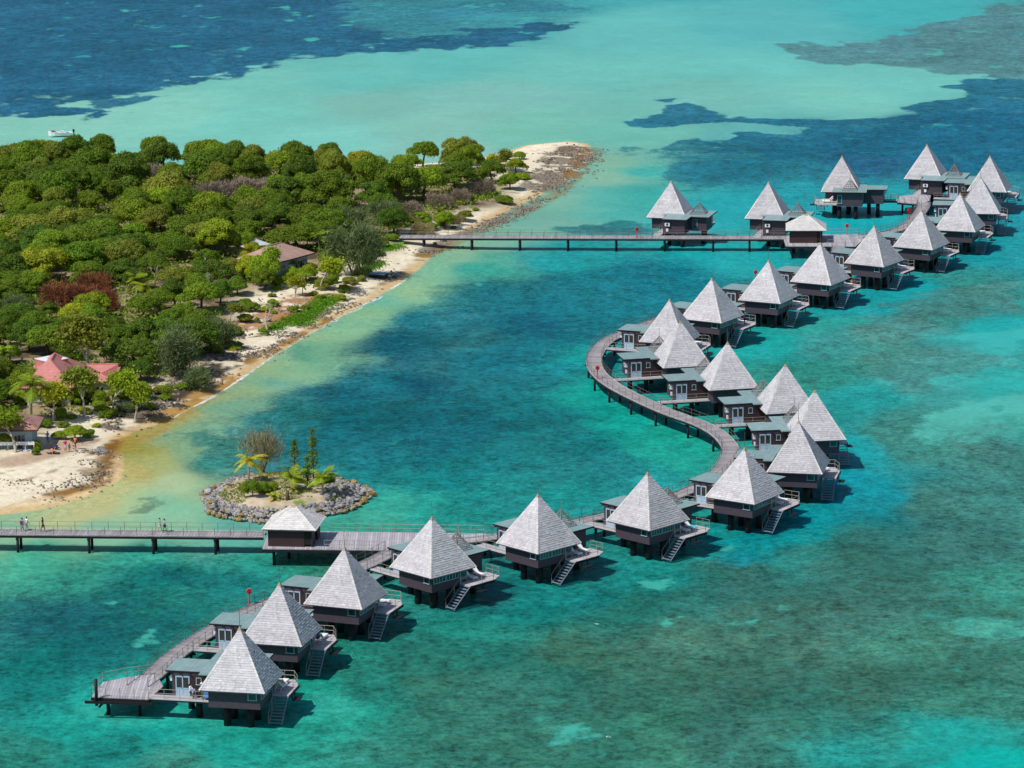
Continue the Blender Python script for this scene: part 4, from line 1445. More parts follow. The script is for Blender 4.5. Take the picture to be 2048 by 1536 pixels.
def dome_crown(Rc, Hc, z0, lumps, leaves, seed, size=.34, flat=.75, gap=0.0):
    """a broad crown: lumps of foliage round a hollow dome"""
    r = np.random.default_rng(seed)
    Ps, Ns = [], []
    lob = []
    for i in range(lumps):
        a = i * 2.39996 + r.uniform(-.3, .3)
        q = math.sqrt((i + .5) / lumps)
        el = math.acos(min(1, q * .98))
        rr = Rc * (.20 + .22 * r.random() ** 1.3)
        k = r.uniform(.74, 1.06)
        c = np.array([math.cos(a) * math.cos(el) * (Rc - rr) * 1.06, math.sin(a) * math.cos(el) * (Rc - rr) * 1.06, z0 + math.sin(el) * (Hc - rr * flat) + rr * .2]) * np.array([k, k, 1])
        c[2] += r.uniform(-.20, .16) * Hc
        lob.append((c, rr))
    tot = sum(q[1] ** 2 for q in lob)
    for c, rr in lob:
        n = int(leaves * rr * rr / tot)
        d = r.normal(size=(n, 3))
        d[:, 2] = np.where(d[:, 2] < -.3, -d[:, 2], d[:, 2])
        d /= np.linalg.norm(d, axis=1)[:, None]
        rad = rr * (1 - .30 * r.random(n) ** 2) * (1 + .10 * r.normal(size=n))
        Ps.append(c + d * rad[:, None] * np.array([1, 1, flat]))
        Ns.append(d * np.array([1, 1, 1 / flat]) + r.normal(size=(n, 3)) * .45)
    P, N = np.concatenate(Ps), np.concatenate(Ns)
    return cards(P, N, size, .62, r)


def branch_tree(mb, base, dirv, length, rad, depth, r, spread=.6, up=.15, tips=None, fork=(2, 3)):
    p = Vector(base)
    d = Vector(dirv).normalized()
    pts = [p.copy()]
    n = 3
    for i in range(n):
        d = (d + Vector((r.normal() * .13, r.normal() * .13, r.normal() * .08 + up * .15))).normalized()
        p = p + d * (length / n)
        pts.append(p.copy())
    mb.tube(pts, list(np.linspace(rad, rad * .62, n + 1)), 5 if depth > 1 else 4, cap=False)
    if depth == 0:
        if tips is not None:
            tips.append((np.array(p), np.array(d)))
        return
    for i in range(int(r.integers(fork[0], fork[1] + 1))):
        ax = Vector(r.normal(size=3)).normalized()
        nd = (d + ax * spread + Vector((0, 0, up))).normalized()
        branch_tree(mb, pts[-1 - int(r.integers(0, 2))], nd, length * r.uniform(.62, .82), rad * .58, depth - 1, r, spread, up, tips, fork)


def make_tree(name, crown_part, V, F, cmat, Hc0, rad, lean=(0, 0), bark=None, limbs=4, Rc=3.0):
    t = thing(name, 'x', 'tree')
    cr = np_mesh(crown_part, V, F, cmat, t)
    mb = MB()
    mb.tube([(0, 0, -.3), (lean[0] * .4, lean[1] * .4, Hc0 * .5), (lean[0], lean[1], Hc0 * 1.05)], [rad, rad * .8, rad * .6], 7)
    for i in range(limbs):
        a = i * 2 * PI / max(1, limbs) + .4
        mb.tube([(lean[0] * .8, lean[1] * .8, Hc0 * .85), (math.cos(a) * Rc * .3, math.sin(a) * Rc * .3, Hc0 * 1.3), (math.cos(a) * Rc * .6, math.sin(a) * Rc * .6, Hc0 * 1.65)], [rad * .5, rad * .36, rad * .15], 5)
    mb.build('trunk', bark or M_BARK, t, smooth=True)
    return t


TREE_META = []        # (object, look, kind)


def set_mat(o, m):
    for ch in o.children:
        if ch.name.startswith(('crown', 'fronds', 'twigs')):
            ch.material_slots[0].link = 'OBJECT'
            ch.material_slots[0].material = m


DOMES = []
for i in range(7):
    r = np.random.default_rng(100 + i)
    Rc, H = 3.0, [2.3, 2.7, 2.0, 3.0, 2.5, 2.2, 2.8][i]
    V, F = dome_crown(Rc, H, .95, [24, 19, 30, 22, 34, 17, 27][i], 15000, 200 + i, .21)
    DOMES.append(make_tree('broadleaf_tree', 'crown', V, F, LEAF['mid green'], 1.9, .2, (r.uniform(-.3, .3), r.uniform(-.3, .3))))
# open-crowned tree with sky between its clumps and a pale trunk
r = np.random.default_rng(31)


def open_tree(seed, leaves=2600, size=.34, bark=None, cmat=None, name='open_crowned_tree'):
    r = np.random.default_rng(seed)
    t = thing(name, 'x', 'tree')
    mb = MB()
    tips = []
    branch_tree(mb, (0, 0, -.2), (r.normal() * .12, r.normal() * .12, 1), 1.9, .17, 3, r, .75, .12, tips, (2, 3))
    mb.build('trunk', bark or M_PALEBARK, t, smooth=True)
    Ps, Ns = [], []
    for p, d in tips:
        n = max(20, leaves // len(tips))
        q = r.normal(size=(n, 3)) * np.array([.55, .55, .32]) + p
        Ps.append(q)
        Ns.append(r.normal(size=(n, 3)) + np.array([0, 0, 1.0]))
    V, F = cards(np.concatenate(Ps), np.concatenate(Ns), size, .6, r)
    np_mesh('crown', V, F, cmat or LEAF['bright green'], t)
    return t


def casuarina(seed, Rc=3.2, H=5.5, n=9000, cmat=None, bark=None, name='casuarina_tree', dens=1.0, droop=.2, ln=.55, asp=.11):
    """feathery sheoak: fine needles along rising sprays"""
    r = np.random.default_rng(seed)
    t = thing(name, 'x', 'tree')
    mb = MB()
    tips = []
    for i in range(3):
        branch_tree(mb, (r.normal() * .15, r.normal() * .15, -.2), (r.normal() * .35, r.normal() * .35, 1), H * .30, .13, 3, r, .62, .25, tips, (2, 3))
    mb.build('trunk', bark or M_BARK, t, smooth=True)
    T = np.array([q[0] for q in tips])
    D = np.array([q[1] for q in tips])
    sc = np.array([Rc / (np.abs(T[:, :2]).max() + .3), Rc / (np.abs(T[:, :2]).max() + .3), 1])
    idx = r.integers(0, len(T), n)
    P = T[idx] + r.normal(size=(n, 3)) * np.array([.5, .5, .55]) - D[idx] * (r.random(n) * 1.6)[:, None]
    P[:, 2] = np.maximum(P[:, 2], .5)
    roll = D[idx] + r.normal(size=(n, 3)) * .35 - np.array([0, 0, droop])
    N = np.cross(roll, r.normal(size=(n, 3)))
    V, F = cards(P, N + 1e-6, ln, asp, r, roll)
    np_mesh('crown', V, F, cmat or M_CAS, t)
    return t


def twig_shrub(seed, Rc=2.6, H=2.6, n=4200, cmat=None, name='bare_shrub'):
    """leafless grey thicket of fine twigs on a few stems"""
    r = np.random.default_rng(seed)
    t = thing(name, 'x', 'shrub')
    mb = MB()
    tips = []
    for i in range(5):
        a = i * 1.26
        branch_tree(mb, (math.cos(a) * .3, math.sin(a) * .3, -.2), (math.cos(a) * .5, math.sin(a) * .5, 1), H * .36, .07, 2, r, .7, .1, tips, (2, 3))
    mb.build('stems', M_BARK, t)
    d = r.normal(size=(n, 3))
    d[:, 2] = np.abs(d[:, 2])
    d /= np.linalg.norm(d, axis=1)[:, None]
    lob = 1 + .22 * np.sin(d[:, 0] * 5 + seed) * np.cos(d[:, 1] * 4)
    P = d * (lob * (1 - .5 * r.random(n) ** 1.6))[:, None] * np.array([Rc, Rc, H]) + np.array([0, 0, .35])
    roll = d + r.normal(size=(n, 3)) * .4
    N = np.cross(roll, r.normal(size=(n, 3)))
    V, F = cards(P, N + 1e-6, .62, .09, r, roll)
    np_mesh('twigs', V, F, cmat or M_TWIG, t)
    return t


def palm(seed, H=4.0, fl=2.3, nf=15, cmat=None, name='coconut_palm', lean=.25, up=.5):
    r = np.random.default_rng(seed)
    t = thing(name, 'x', 'palm')
    top = np.array([lean * H * .25, lean * H * .1, H])
    MB().tube([(0, 0, -.3), (top[0] * .3, top[1] * .3, H * .5), tuple(top)], [.17, .13, .11], 8).build('trunk', M_PALEBARK, t, smooth=True)
    V, F = [], []
    ra = MB()
    for i in range(nf):
        a = i * 2.39996 + r.uniform(-.2, .2)
        el = up + .55 * r.uniform(-1, 1)
        L = fl * r.uniform(.8, 1.1)
        pts = []
        p = top.copy()
        d = np.array([math.cos(a) * math.cos(el), math.sin(a) * math.cos(el), math.sin(el)])
        m = 9
        for j in range(m + 1):
            pts.append(p.copy())
            p = p + d * L / m
            d = d + np.array([0, 0, -.17])
            d /= np.linalg.norm(d)
        ra.tube([tuple(q) for q in pts], list(np.linspace(.035, .012, m + 1)), 4, False)
        side = np.array([-math.sin(a), math.cos(a), 0])
        for j in range(1, m * 3):
            f = j / (m * 3)
            k = f * m
            q = pts[int(k)] * (1 - k % 1) + pts[min(m, int(k) + 1)] * (k % 1)
            dd = pts[min(m, int(k) + 1)] - pts[int(k)]
            dd /= np.linalg.norm(dd) + 1e-9
            ll = fl * .30 * math.sin(PI * (.12 + .85 * f)) ** .7
            for s in (-1, 1):
                e = (side * s * .85 + dd * .5 + np.array([0, 0, -.35 + .1 * r.normal()]))
                e /= np.linalg.norm(e)
                w_ = dd * .055
                o = len(V)
                V += [q - w_, q + w_, q + e * ll + w_ * .3, q + e * ll - w_ * .3]
                F.append((o, o + 1, o + 2, o + 3))
    fr = np_mesh('fronds', np.array(V), np.array(F), cmat or M_PALM, t)
    ra.build('midrib', M_PALM, fr)
    return t


def araucaria(seed, H=7.0, w_=.9, name='column_pine'):
    r = np.random.default_rng(seed)
    t = thing(name, 'x', 'tree')
    MB().tube([(0, 0, -.3), (0, 0, H * .5), (0, 0, H)], [.12, .08, .02], 7).build('trunk', M_BARK, t, smooth=True)
    Ps, Ns, Rl = [], [], []
    tiers = int(H / .36)
    for i in range(tiers):
        z = H * (.12 + .88 * i / tiers)
        L = w_ * (1 - (i / tiers) ** 2.2) * r.uniform(.6, 1.15) + .1
        if r.random() < .14:
            continue
        for b in range(7):
            a = b * 2 * PI / 7 + i * .6 + r.uniform(-.2, .2)
            n = 15
            f = r.random(n) ** .7
            d = np.array([math.cos(a), math.sin(a), 0])
            P = np.outer(f * L, d) + np.array([0, 0, z]) + np.outer(f * f * L * .45, [0, 0, 1]) + r.normal(size=(n, 3)) * .07
            Ps.append(P)
            Ns.append(r.normal(size=(n, 3)))
            Rl.append(np.tile(d + np.array([0, 0, .5]), (n, 1)))
    V, F = cards(np.concatenate(Ps), np.concatenate(Ns), .26, .35, r, np.concatenate(Rl))
    np_mesh('crown', V, F, M_PINE, t)
    return t


def dead_tree(seed, H=3.4, bark=None, name='dead_tree'):
    r = np.random.default_rng(seed)
    t = thing(name, 'x', 'tree')
    mb = MB()
    branch_tree(mb, (0, 0, -.2), (r.normal() * .15, r.normal() * .15, 1), H * .4, .16, 4, r, .7, .12, None, (2, 3))
    mb.build('branches', bark or M_PALEBARK, t, smooth=True)
    return t


CASP = [casuarina(41), casuarina(42), casuarina(43, 3.0, 4.6, 7000)]
OPENP = [open_tree(51), open_tree(52), open_tree(53)]
TWIGP = [twig_shrub(61), twig_shrub(62, 3.0, 2.2)]
DEADP = [dead_tree(71), dead_tree(72), dead_tree(73)]
PALMP = [palm(81, 3.9, 3.1), palm(82, 2.6, 2.2, 13, up=.7)]
_fresh = {}


def plant(proto, x, y_, sc=1.0, sz=1.0, rz=None, mat=None, z=None):
    if proto.name not in _fresh:
        _fresh[proto.name] = 1
        o = proto
    else:
        o = copy_tree(proto)
    o.location = (x, y_, land_z(x, y_) - .05 if z is None else z)
    o.rotation_euler = (0, 0, random.uniform(0, 6.28) if rz is None else rz)
    o.scale = (sc * random.uniform(.86, 1.18), sc * random.uniform(.86, 1.18), sz)
    o.rotation_euler.x, o.rotation_euler.y = random.uniform(-.1, .1), random.uniform(-.1, .1)
    if mat is not None:
        set_mat(o, mat)
    return o


VEG = []       # object, look words, noun, (x, y)


def add_veg(o, look, noun, grp):
    VEG.append((o, look, noun, (o.location.x, o.location.y)))
    o['group'] = grp


def at(u, v, z=1.4):
    p = gp(u, v, z)
    return p[0], p[1]


taken = []


def put_dome(u, v, width_px, look, kind=None, tall=1.0):
    """a broad tree whose base stands at (u, v) with a crown of the given width"""
    x, y_ = at(u, v)
    scale_px = 7464 / y_
    rad = width_px / 2 / scale_px
    o = plant(DOMES[random.randrange(7) if kind is None else kind], x, y_, rad / 3.0, rad / 3.0 * tall, mat=LEAF[look])
    if width_px < 47:
        o.location.z -= .75 * rad / 3.0 * tall
        o.name = 'rounded_shrub'
    add_veg(o, look, 'domed tree' if width_px >= 47 else 'rounded shrub', 'broadleaf trees of the islet wood' if width_px >= 47 else 'rounded shrubs near the beach')
    taken.append((x, y_, rad * .62))
    return o


for u, v, wd, lk, tall in [
    (915, 374, 78, 'mid green', 1.25), (925, 330, 62, 'dark green', 1.35), (845, 330, 80, 'mid green', 1.1), (810, 352, 70, 'mid green', 1.1), (975, 322, 34, 'dark green', 1.0),
    (868, 365, 64, 'bright green', 1.05), (1000, 330, 40, 'olive', .9), (1032, 342, 52, 'bright green', .9), (1020, 372, 60, 'mid green', .95), (1045, 352, 36, 'bright green', .8), (890, 448, 62, 'bright green', .9), (862, 452, 40, 'mid green', .8),
    (1008, 396, 44, 'mid green', .8), (955, 360, 50, 'olive', .8), (930, 432, 50, 'olive', .7), (985, 318, 34, 'yellow-green', .9), (1010, 316, 30, 'olive', 1.0), (1038, 316, 34, 'bright green', 1.0),
    (530, 580, 62, 'mid green', 1.2), (500, 560, 56, 'bright green', 1.2), (475, 590, 60, 'dark green', 1.2), (440, 610, 70, 'deep green', 1.2), (395, 590, 70, 'mid green', 1.2), (350, 615, 66, 'deep green', 1.2), (415, 540, 60, 'dark green', 1.2),
    (540, 525, 50, 'bright green', 1.3), (505, 520, 46, 'yellow-green', 1.3), (365, 640, 60, 'mid green', 1.0), (395, 660, 50, 'bright green', 1.0),
    (60, 705, 90, 'deep green', 1.2), (110, 690, 70, 'dark green', 1.1), (20, 730, 60, 'dark green', 1.1), (185, 640, 100, 'bright green', .9), (285, 640, 90, 'mid green', 1.0), (250, 690, 70, 'dark green', 1.1), (10, 680, 60, 'deep green', 1.1),
    (100, 640, 50, 'deep green', 1.0), (40, 625, 60, 'dark green', 1.0), (150, 870, 56, 'bright green', 1.0), (175, 862, 36, 'mid green', 1.0), (118, 870, 40, 'bright green', 1.0), (90, 850, 36, 'mid green', 1.0), (72, 905, 22, 'mid green', 1.0),
    (20, 880, 60, 'olive', 1.1), (60, 850, 46, 'bright green', 1.1), (120, 790, 50, 'olive', 1.0), (40, 760, 50, 'mid green', 1.0), (85, 775, 40, 'olive', 1.0), (240, 800, 56, 'bright green', 1.1), (285, 792, 50, 'bright green', 1.1), (315, 780, 30, 'olive', .9), (200, 800, 44, 'mid green', 1.1),
    (600, 570, 24, 'yellow-green', 1.0), (690, 575, 36, 'mid green', .9), (668, 560, 30, 'bright green', 1.1), (618, 556, 40, 'yellow-green', 1.3), (660, 520, 44, 'bright green', 1.4), (755, 490, 46, 'olive', 1.0), (785, 478, 40, 'mid green', .9), (640, 590, 26, 'bright green', .8), (515, 640, 18, 'mid green', 1.1),
]:
    put_dome(u, v, wd, lk, None, tall)

for u, v, wd, i, tall in [(712, 545, 116, 0, 1.15), (345, 745, 110, 1, 1.1), (440, 690, 90, 2, 1.0), (395, 765, 80, 2, .8), (300, 720, 70, 2, .8), (700, 470, 70, 1, 1.0), (770, 450, 70, 0, .9), (30, 640, 70, 2, 1.0), (650, 455, 50, 2, 1.0), (250, 815, 40, 2, .7)]:
    x, y_ = at(u, v)
    rad = wd / 2 / (7464 / y_)
    o = plant(CASP[i], x, y_, rad / 2.6, rad / 2.6 * tall)
    add_veg(o, 'grey-green feathery', 'casuarina', 'casuarinas along the shore')
    taken.append((x, y_, rad * .7))
for u, v, wd, i, mt, lk in [(180, 745, 110, 0, LEAF['olive'], 'olive open-crowned'), (170, 830, 90, 1, LEAF['olive'], 'thin olive open-crowned'), (225, 815, 80, 2, LEAF['bright green'], 'bright green open-crowned'), (105, 840, 70, 1, LEAF['yellow-green'], 'yellowish open-crowned'),
                            (270, 825, 70, 0, LEAF['bright green'], 'leaning bright green open-crowned'), (640, 575, 70, 2, LEAF['yellow-green'], 'yellowish open-crowned'), (545, 560, 60, 1, LEAF['bright green'], 'bright green open-crowned'), (1015, 340, 40, 0, LEAF['olive'], 'olive open-crowned'), (590, 590, 40, 0, LEAF['yellow-green'], 'yellowish open-crowned'),
                            (30, 903, 92, 2, LEAF['mid green'], 'mid green open-crowned'), (335, 800, 40, 1, LEAF['olive'], 'olive open-crowned'), (460, 640, 40, 2, LEAF['olive'], 'olive open-crowned')]:
    x, y_ = at(u, v)
    rad = wd / 2 / (7464 / y_)
    o = plant(OPENP[i], x, y_, rad / 2.3, rad / 2.3 * 1.05, mat=mt)
    add_veg(o, lk, 'tree', 'open-crowned trees near the beach')
    taken.append((x, y_, rad * .6))
for u, v, wd, i, mt, lk, nn in [(120, 622, 95, 0, M_REDTW, 'red-brown leafless', 'thicket'), (165, 618, 90, 1, M_REDTW, 'red-brown leafless', 'thicket'), (212, 622, 70, 0, M_REDTW, 'red-brown leafless', 'thicket'), (185, 590, 80, 1, M_REDTW, 'red-brown leafless', 'thicket'),
                                (330, 372, 90, 1, M_TWIG, 'grey leafless', 'thicket'), (300, 366, 60, 0, M_TWIG, 'grey leafless', 'thicket'), (430, 412, 100, 1, M_TWIG, 'grey leafless', 'thicket'), (500, 405, 100, 1, M_TWIG, 'grey leafless', 'thicket'), (550, 388, 60, 0, M_TWIG, 'grey leafless', 'thicket'), (360, 410, 60, 0, M_TWIG, 'grey leafless', 'thicket'),
                                (460, 325, 54, 0, M_TWIG, 'grey leafless', 'thicket'), (190, 320, 40, 0, M_TWIG, 'grey leafless', 'thicket'), (880, 412, 60, 1, M_TWIG, 'grey leafless', 'thicket'), (920, 402, 56, 0, M_TWIG, 'grey leafless', 'thicket'), (965, 384, 56, 0, M_TWIG, 'grey leafless', 'thicket'), (820, 425, 50, 1, M_TWIG, 'grey leafless', 'thicket'), (845, 462, 50, 1, M_BROWNTW, 'brown leafless', 'thicket'), (905, 440, 40, 1, M_BROWNTW, 'brown leafless', 'thicket'),
                                (60, 300, 44, 0, M_TWIG, 'grey leafless', 'thicket'), (700, 430, 50, 1, M_BROWNTW, 'brown leafless', 'thicket'), (560, 470, 40, 0, M_BROWNTW, 'brown leafless', 'thicket'), (275, 335, 36, 0, M_TWIG, 'grey leafless', 'thicket')]:
    x, y_ = at(u, v)
    rad = wd / 2 / (7464 / y_)
    o = plant(TWIGP[i], x, y_, rad / 2.7, rad / 2.7 * (1.15 if mt is M_REDTW else 1.0), mat=mt)
    add_veg(o, lk, nn, 'leafless thickets')
    taken.append((x, y_, rad * .75))
for u, v, hpx, i in [(385, 580, 46, 0), (412, 575, 60, 1), (430, 590, 50, 2), (325, 590, 46, 1), (310, 575, 40, 0), (535, 655, 60, 2)]:
    x, y_ = at(u, v)
    s_ = hpx / (7464 / y_) / 3.4
    o = plant(DEADP[i], x, y_, s_, s_ * 1.1)
    add_veg(o, 'pale leafless', 'dead tree', 'dead pale trees')
PALMY_AT = []
for u, v, hpx, i, mt, lk in [(62, 838, 96, 0, M_PALM, 'tall green and yellow'), (8, 745, 60, 1, M_PALM, 'green'), (272, 605, 66, 1, M_PALM, 'upright green'), (285, 612, 50, 0, M_PALM, 'green'), (100, 555, 40, 1, M_PALM, 'green'), (640, 505, 50, 1, M_PALM, 'dark green'), (605, 585, 26, 1, M_PALMY, 'small yellow'), (585, 545, 30, 1, M_PALM, 'small green')]:
    x, y_ = at(u, v)
    s_ = hpx / (7464 / y_) / (5.0 if i == 0 else 4.0)
    o = plant(PALMP[i], x, y_, s_, s_, mat=mt)
    add_veg(o, lk, 'palm', 'palms of the islet')
    taken.append((x, y_, 1.0))

for u, v, wd, lk, tall in [(70, 800, 52, 'mid green', 1.2), (100, 812, 46, 'olive', 1.2), (150, 806, 54, 'bright green', 1.1), (175, 790, 40, 'olive', 1.1), (45, 806, 44, 'bright green', 1.1), (215, 770, 40, 'mid green', 1.1), (0, 850, 50, 'bright green', 1.2), (30, 836, 40, 'mid green', 1.2),
                           (585, 560, 40, 'bright green', 1.3), (560, 575, 44, 'mid green', 1.2), (622, 540, 34, 'olive', 1.2), (655, 548, 40, 'mid green', 1.1), (700, 560, 36, 'olive', .9), (735, 512, 34, 'mid green', .8), (490, 640, 40, 'olive', .9), (505, 620, 44, 'mid green', 1.0), (465, 665, 46, 'mid green', 1.0), (430, 700, 40, 'olive', .9),
                           (545, 610, 30, 'bright green', .9), (680, 590, 30, 'bright green', .8), (610, 610, 26, 'olive', .7), (365, 768, 40, 'mid green', .8), (330, 790, 36, 'bright green', .9), (300, 806, 34, 'olive', .9), (262, 812, 36, 'bright green', 1.0), (215, 826, 40, 'mid green', 1.0), (120, 830, 40, 'bright green', 1.1), (60, 880, 30, 'mid green', 1.0),
                           (55, 792, 84, 'mid green', 1.2), (108, 808, 64, 'bright green', 1.1), (165, 798, 60, 'olive', 1.15), (222, 778, 60, 'mid green', 1.1), (12, 893, 58, 'mid green', 1.1), (532, 572, 84, 'bright green', 1.3), (500, 562, 66, 'yellow-green', 1.3), (612, 562, 52, 'bright green', 1.15), (648, 572, 46, 'olive', 1.0), (70, 894, 34, 'bright green', 1.0), (0, 800, 70, 'dark green', 1.1)]:
    put_dome(u, v, wd, lk, None, tall)

# buildings keep their ground clear of the wood
for u, v, rad in [(130, 775, 7.5), (25, 890, 5), (590, 530, 6.5), (640, 620, 5), (560, 650, 6), (520, 640, 4), (640, 560, 5), (480, 660, 3)]:
    taken.append((*at(u, v), rad))

# scrub over the open ground behind the beach
sr = np.random.default_rng(77)
SCRUB = wp([(430, 700), (470, 640), (480, 610), (560, 575), (640, 560), (700, 545), (760, 500), (800, 480), (770, 530), (700, 580), (650, 605), (590, 640), (540, 662), (480, 700)], 1.0)
SCRUB2 = wp([(800, 455), (860, 425), (940, 400), (1000, 360), (1040, 345), (1050, 365), (1000, 400), (950, 430), (890, 465), (840, 485)], 1.0)
SCRUB3 = wp([(110, 850), (170, 800), (260, 770), (340, 750), (420, 715), (400, 745), (330, 785), (270, 812), (200, 850), (140, 875)], 1.0)
for PG, nn in ((SCRUB, 30), (SCRUB2, 24), (SCRUB3, 20)):
    P_ = np.array(PG)
    k_ = 0
    while k_ < nn:
        x, y_ = sr.uniform(P_[:, 0].min(), P_[:, 0].max()), sr.uniform(P_[:, 1].min(), P_[:, 1].max())
        if not in_poly(np.array([x]), np.array([y_]), PG)[0]:
            continue
        k_ += 1
        u, v = proj(x, y_, 1.4)
        put_dome(float(u), float(v), sr.uniform(16, 34), ['olive', 'mid green', 'bright green', 'yellow-green', 'olive'][int(sr.integers(0, 5))], None, sr.uniform(.6, 1.0))

# the wood itself: every tree a tree
cand = np.random.default_rng(5)
bx = np.array(WOOD)
count = 0
looks = ['dark green', 'mid green', 'bright green', 'olive', 'yellow-green', 'deep green']
tries = 0
while count < 225 and tries < 30000:
    tries += 1
    y_ = cand.uniform(455, 722)
    x = cand.uniform(-0.145 * y_ - 6, 16)
    if not in_poly(np.array([x]), np.array([y_]), WOOD)[0]:
        continue
    rad = cand.uniform(2.9, 5.0) * (1.0 if y_ > 560 else .9)
    if any((x - a) ** 2 + ((y_ - b) * .8) ** 2 < (rad * .48 + c_) ** 2 for a, b, c_ in taken):
        continue
    f = float(fbm(np.array([x]), np.array([y_]), 40, 2, 77)[0]) + cand.normal() * .35
    lk = looks[int(cand.choice(6, p=[.27, .28, .12, .16, .05, .12]))] if f > -.1 else looks[int(cand.choice([0, 5, 1, 3], p=[.4, .25, .2, .15]))]
    o = plant(DOMES[int(cand.integers(0, 7))], x, y_, rad / 3, rad / 3 * cand.uniform(.8, 1.1) * (1.28 if y_ > 640 else 1.0), mat=LEAF[lk])
    add_veg(o, lk, 'domed tree', 'broadleaf trees of the islet wood')
    taken.append((x, y_, rad * .48))
    count += 1
print('wood trees', count)
# undergrowth between the trunks
UN = struct(None, 'stuff') if False else None
ur = np.random.default_rng(9)
n = 140000
ux = ur.uniform(-118, 14, n)
uy = ur.uniform(455, 722, n)
ok = in_poly(ux, uy, WOOD) & (fbm(ux, uy, 9, 3, 91) > -.15)
for u, v, rad in [(130, 775, 7.5), (25, 890, 5), (590, 530, 6.5), (560, 650, 7), (520, 640, 5), (640, 580, 5)]:
    a_, b_ = at(u, v)
    ok &= (ux - a_) ** 2 + (uy - b_) ** 2 > rad ** 2
ux, uy = ux[ok], uy[ok]
uz = height_of(sdist(ux, uy, SHORE)) + ur.uniform(.0, 1.0, len(ux)) * (.6 + 1.9 * np.clip(fbm(ux, uy, 7, 3, 93) + .4, 0, 1))
V, F = cards(np.stack([ux, uy, uz], 1), ur.normal(size=(len(ux), 3)) + np.array([0, 0, .8]), .5, .6, ur)
ug = struct(np_mesh('undergrowth', V, F, LEAF['mid green']), 'stuff')
ug['label'] = 'low scrub and leaf litter between the trees'
# grass along the top of the beach
GP = []
for P, wd, nn in (([(595, 642), (628, 615), (662, 594)], 3.0, 2600), ([(545, 655), (575, 640), (600, 628)], 2.6, 900), ([(730, 538), (762, 524)], 2.2, 700), ([(770, 500), (800, 489)], 2.2, 700), ([(955, 395), (985, 385)], 2.6, 700)):
    L = np.array(wp(P, 1.0))
    for _ in range(nn):
        i = ur.integers(0, len(L) - 1)
        q = L[i] + (L[i + 1] - L[i]) * ur.random()
        GP.append((q[0] + ur.normal() * wd * .32, q[1] + ur.normal() * wd * .4))
GP = np.array(GP)
gz = height_of(sdist(GP[:, 0], GP[:, 1], SHORE)) + .12
V, F = cards(np.concatenate([GP, gz[:, None]], 1), ur.normal(size=(len(GP), 3)) + np.array([0, 0, .6]), .5, .35, ur)
gr = struct(np_mesh('beach_grass', V, F, leaf_mat('beach_grass_blade', (112, 156, 34), .05, .3)), 'stuff')
gr['label'] = 'bright green creeping grass along the top of the beach'

# ------------------------------------------------------------------ houses on the islet
M_REDROOF = seam_metal('red_roof_sheet', (194, 124, 116))
M_FADEDROOF = seam_metal('faded_red_roof_sheet', (182, 132, 118))
M_BROWNROOF = seam_metal('brown_roof_tile', (168, 136, 122))
M_TIN = seam_metal('pale_tin', (190, 196, 196))
M_HWALL = mat_plain('pale_blue_render', (150, 166, 178), .8, .12, 2)
M_HWALL2 = mat_plain('cream_render', (196, 184, 162), .8, .12, 2)
M_DARKWOOD = mat_plain('dark_timber', (80, 56, 48), .7, .2, 4)


def hip_house(name, label, x0, x1, y0, y1, zb, ze, zr, mroof, mwall, loc, rz, inset=.7, gable=False, wins=4):
    t = thing(name, label, 'house', (loc[0], loc[1], 0), rz)
    cy = (y0 + y1) / 2
    h = (y1 - y0) / 2
    k_ = 0.02 if gable else h * .95
    rf = MB()
    L, Rr = (x0 + k_, cy, zr), (x1 - k_, cy, zr)
    rf.add([(x0, y0, ze), (x1, y0, ze), (x1, y1, ze), (x0, y1, ze), L, Rr], [(0, 1, 5, 4), (1, 2, 5), (2, 3, 4, 5), (3, 0, 4), (3, 2, 1, 0)])
    r_ = rf.build('roof', mroof, t)
    MB().tube([(L[0] - .05, L[1], L[2] + .03), (Rr[0] + .05, Rr[1], Rr[2] + .03)], .12, 6).build('ridge_cap', mroof, r_)
    fb = MB()
    for a, b in (((x0, y0), (x1, y0)), ((x1, y0), (x1, y1)), ((x0, y1), (x1, y1)), ((x0, y0), (x0, y1))):
        fb.span((a[0] - .03, a[1] - .03, ze - .22), (b[0] + .03, b[1] + .03, ze - .012))
    fb.build('fascia', M_DARKWOOD, r_)
    MB().span((x0 + inset, y0 + inset, zb), (x1 - inset, y1 - inset, ze - .23)).build('wall', mwall, t)
    for i in range(wins):
        xx = x0 + inset + (x1 - x0 - 2 * inset) * (i + .5) / wins
        window_unit(t, (xx, y0 + inset, (zb + ze) / 2 + .1), 1.1, 1.25, 2, 0, False, 0)
    d = MB().span((x1 - inset - 2.2, y0 + inset - .05, zb), (x1 - inset - 1.3, y0 + inset - .005, zb + 2.05)).build('door', M_DARKWOOD, t)
    return t


t = hip_house('villa', 'red-roofed villa with a boxed white rooftop among the shore trees', -3.7, 3.7, -7.3, 7.3, .9, 4.0, 6.9, M_REDROOF, M_HWALL2, (-64.6, 513.6), 0, .7)
for ch in list(t.children):
    if ch.name.startswith('roof'):
        ch.data.clear_geometry()
        ch.data.from_pydata([(-3.7, -7.3, 4), (3.7, -7.3, 4), (3.7, 7.3, 4), (-3.7, 7.3, 4), (0, -2.6, 6.9), (0, 2.6, 6.9)], [], [(0, 1, 4), (1, 2, 5, 4), (2, 3, 5), (3, 0, 4, 5), (3, 2, 1, 0)])
        for g in ch.children:
            if g.name.startswith('ridge'):
                g.rotation_euler = (0, 0, PI / 2)
                g.scale = (.62, 1, 1)
q = gp(103, 717, 6.1)
bxm = MB().box((q[0] + 64.6, q[1] - 513.6, 5.4), (3.3, 3.3, 1.3), rz=PI / 4)
bo = bxm.build('roof_box', M_REDROOF, t)
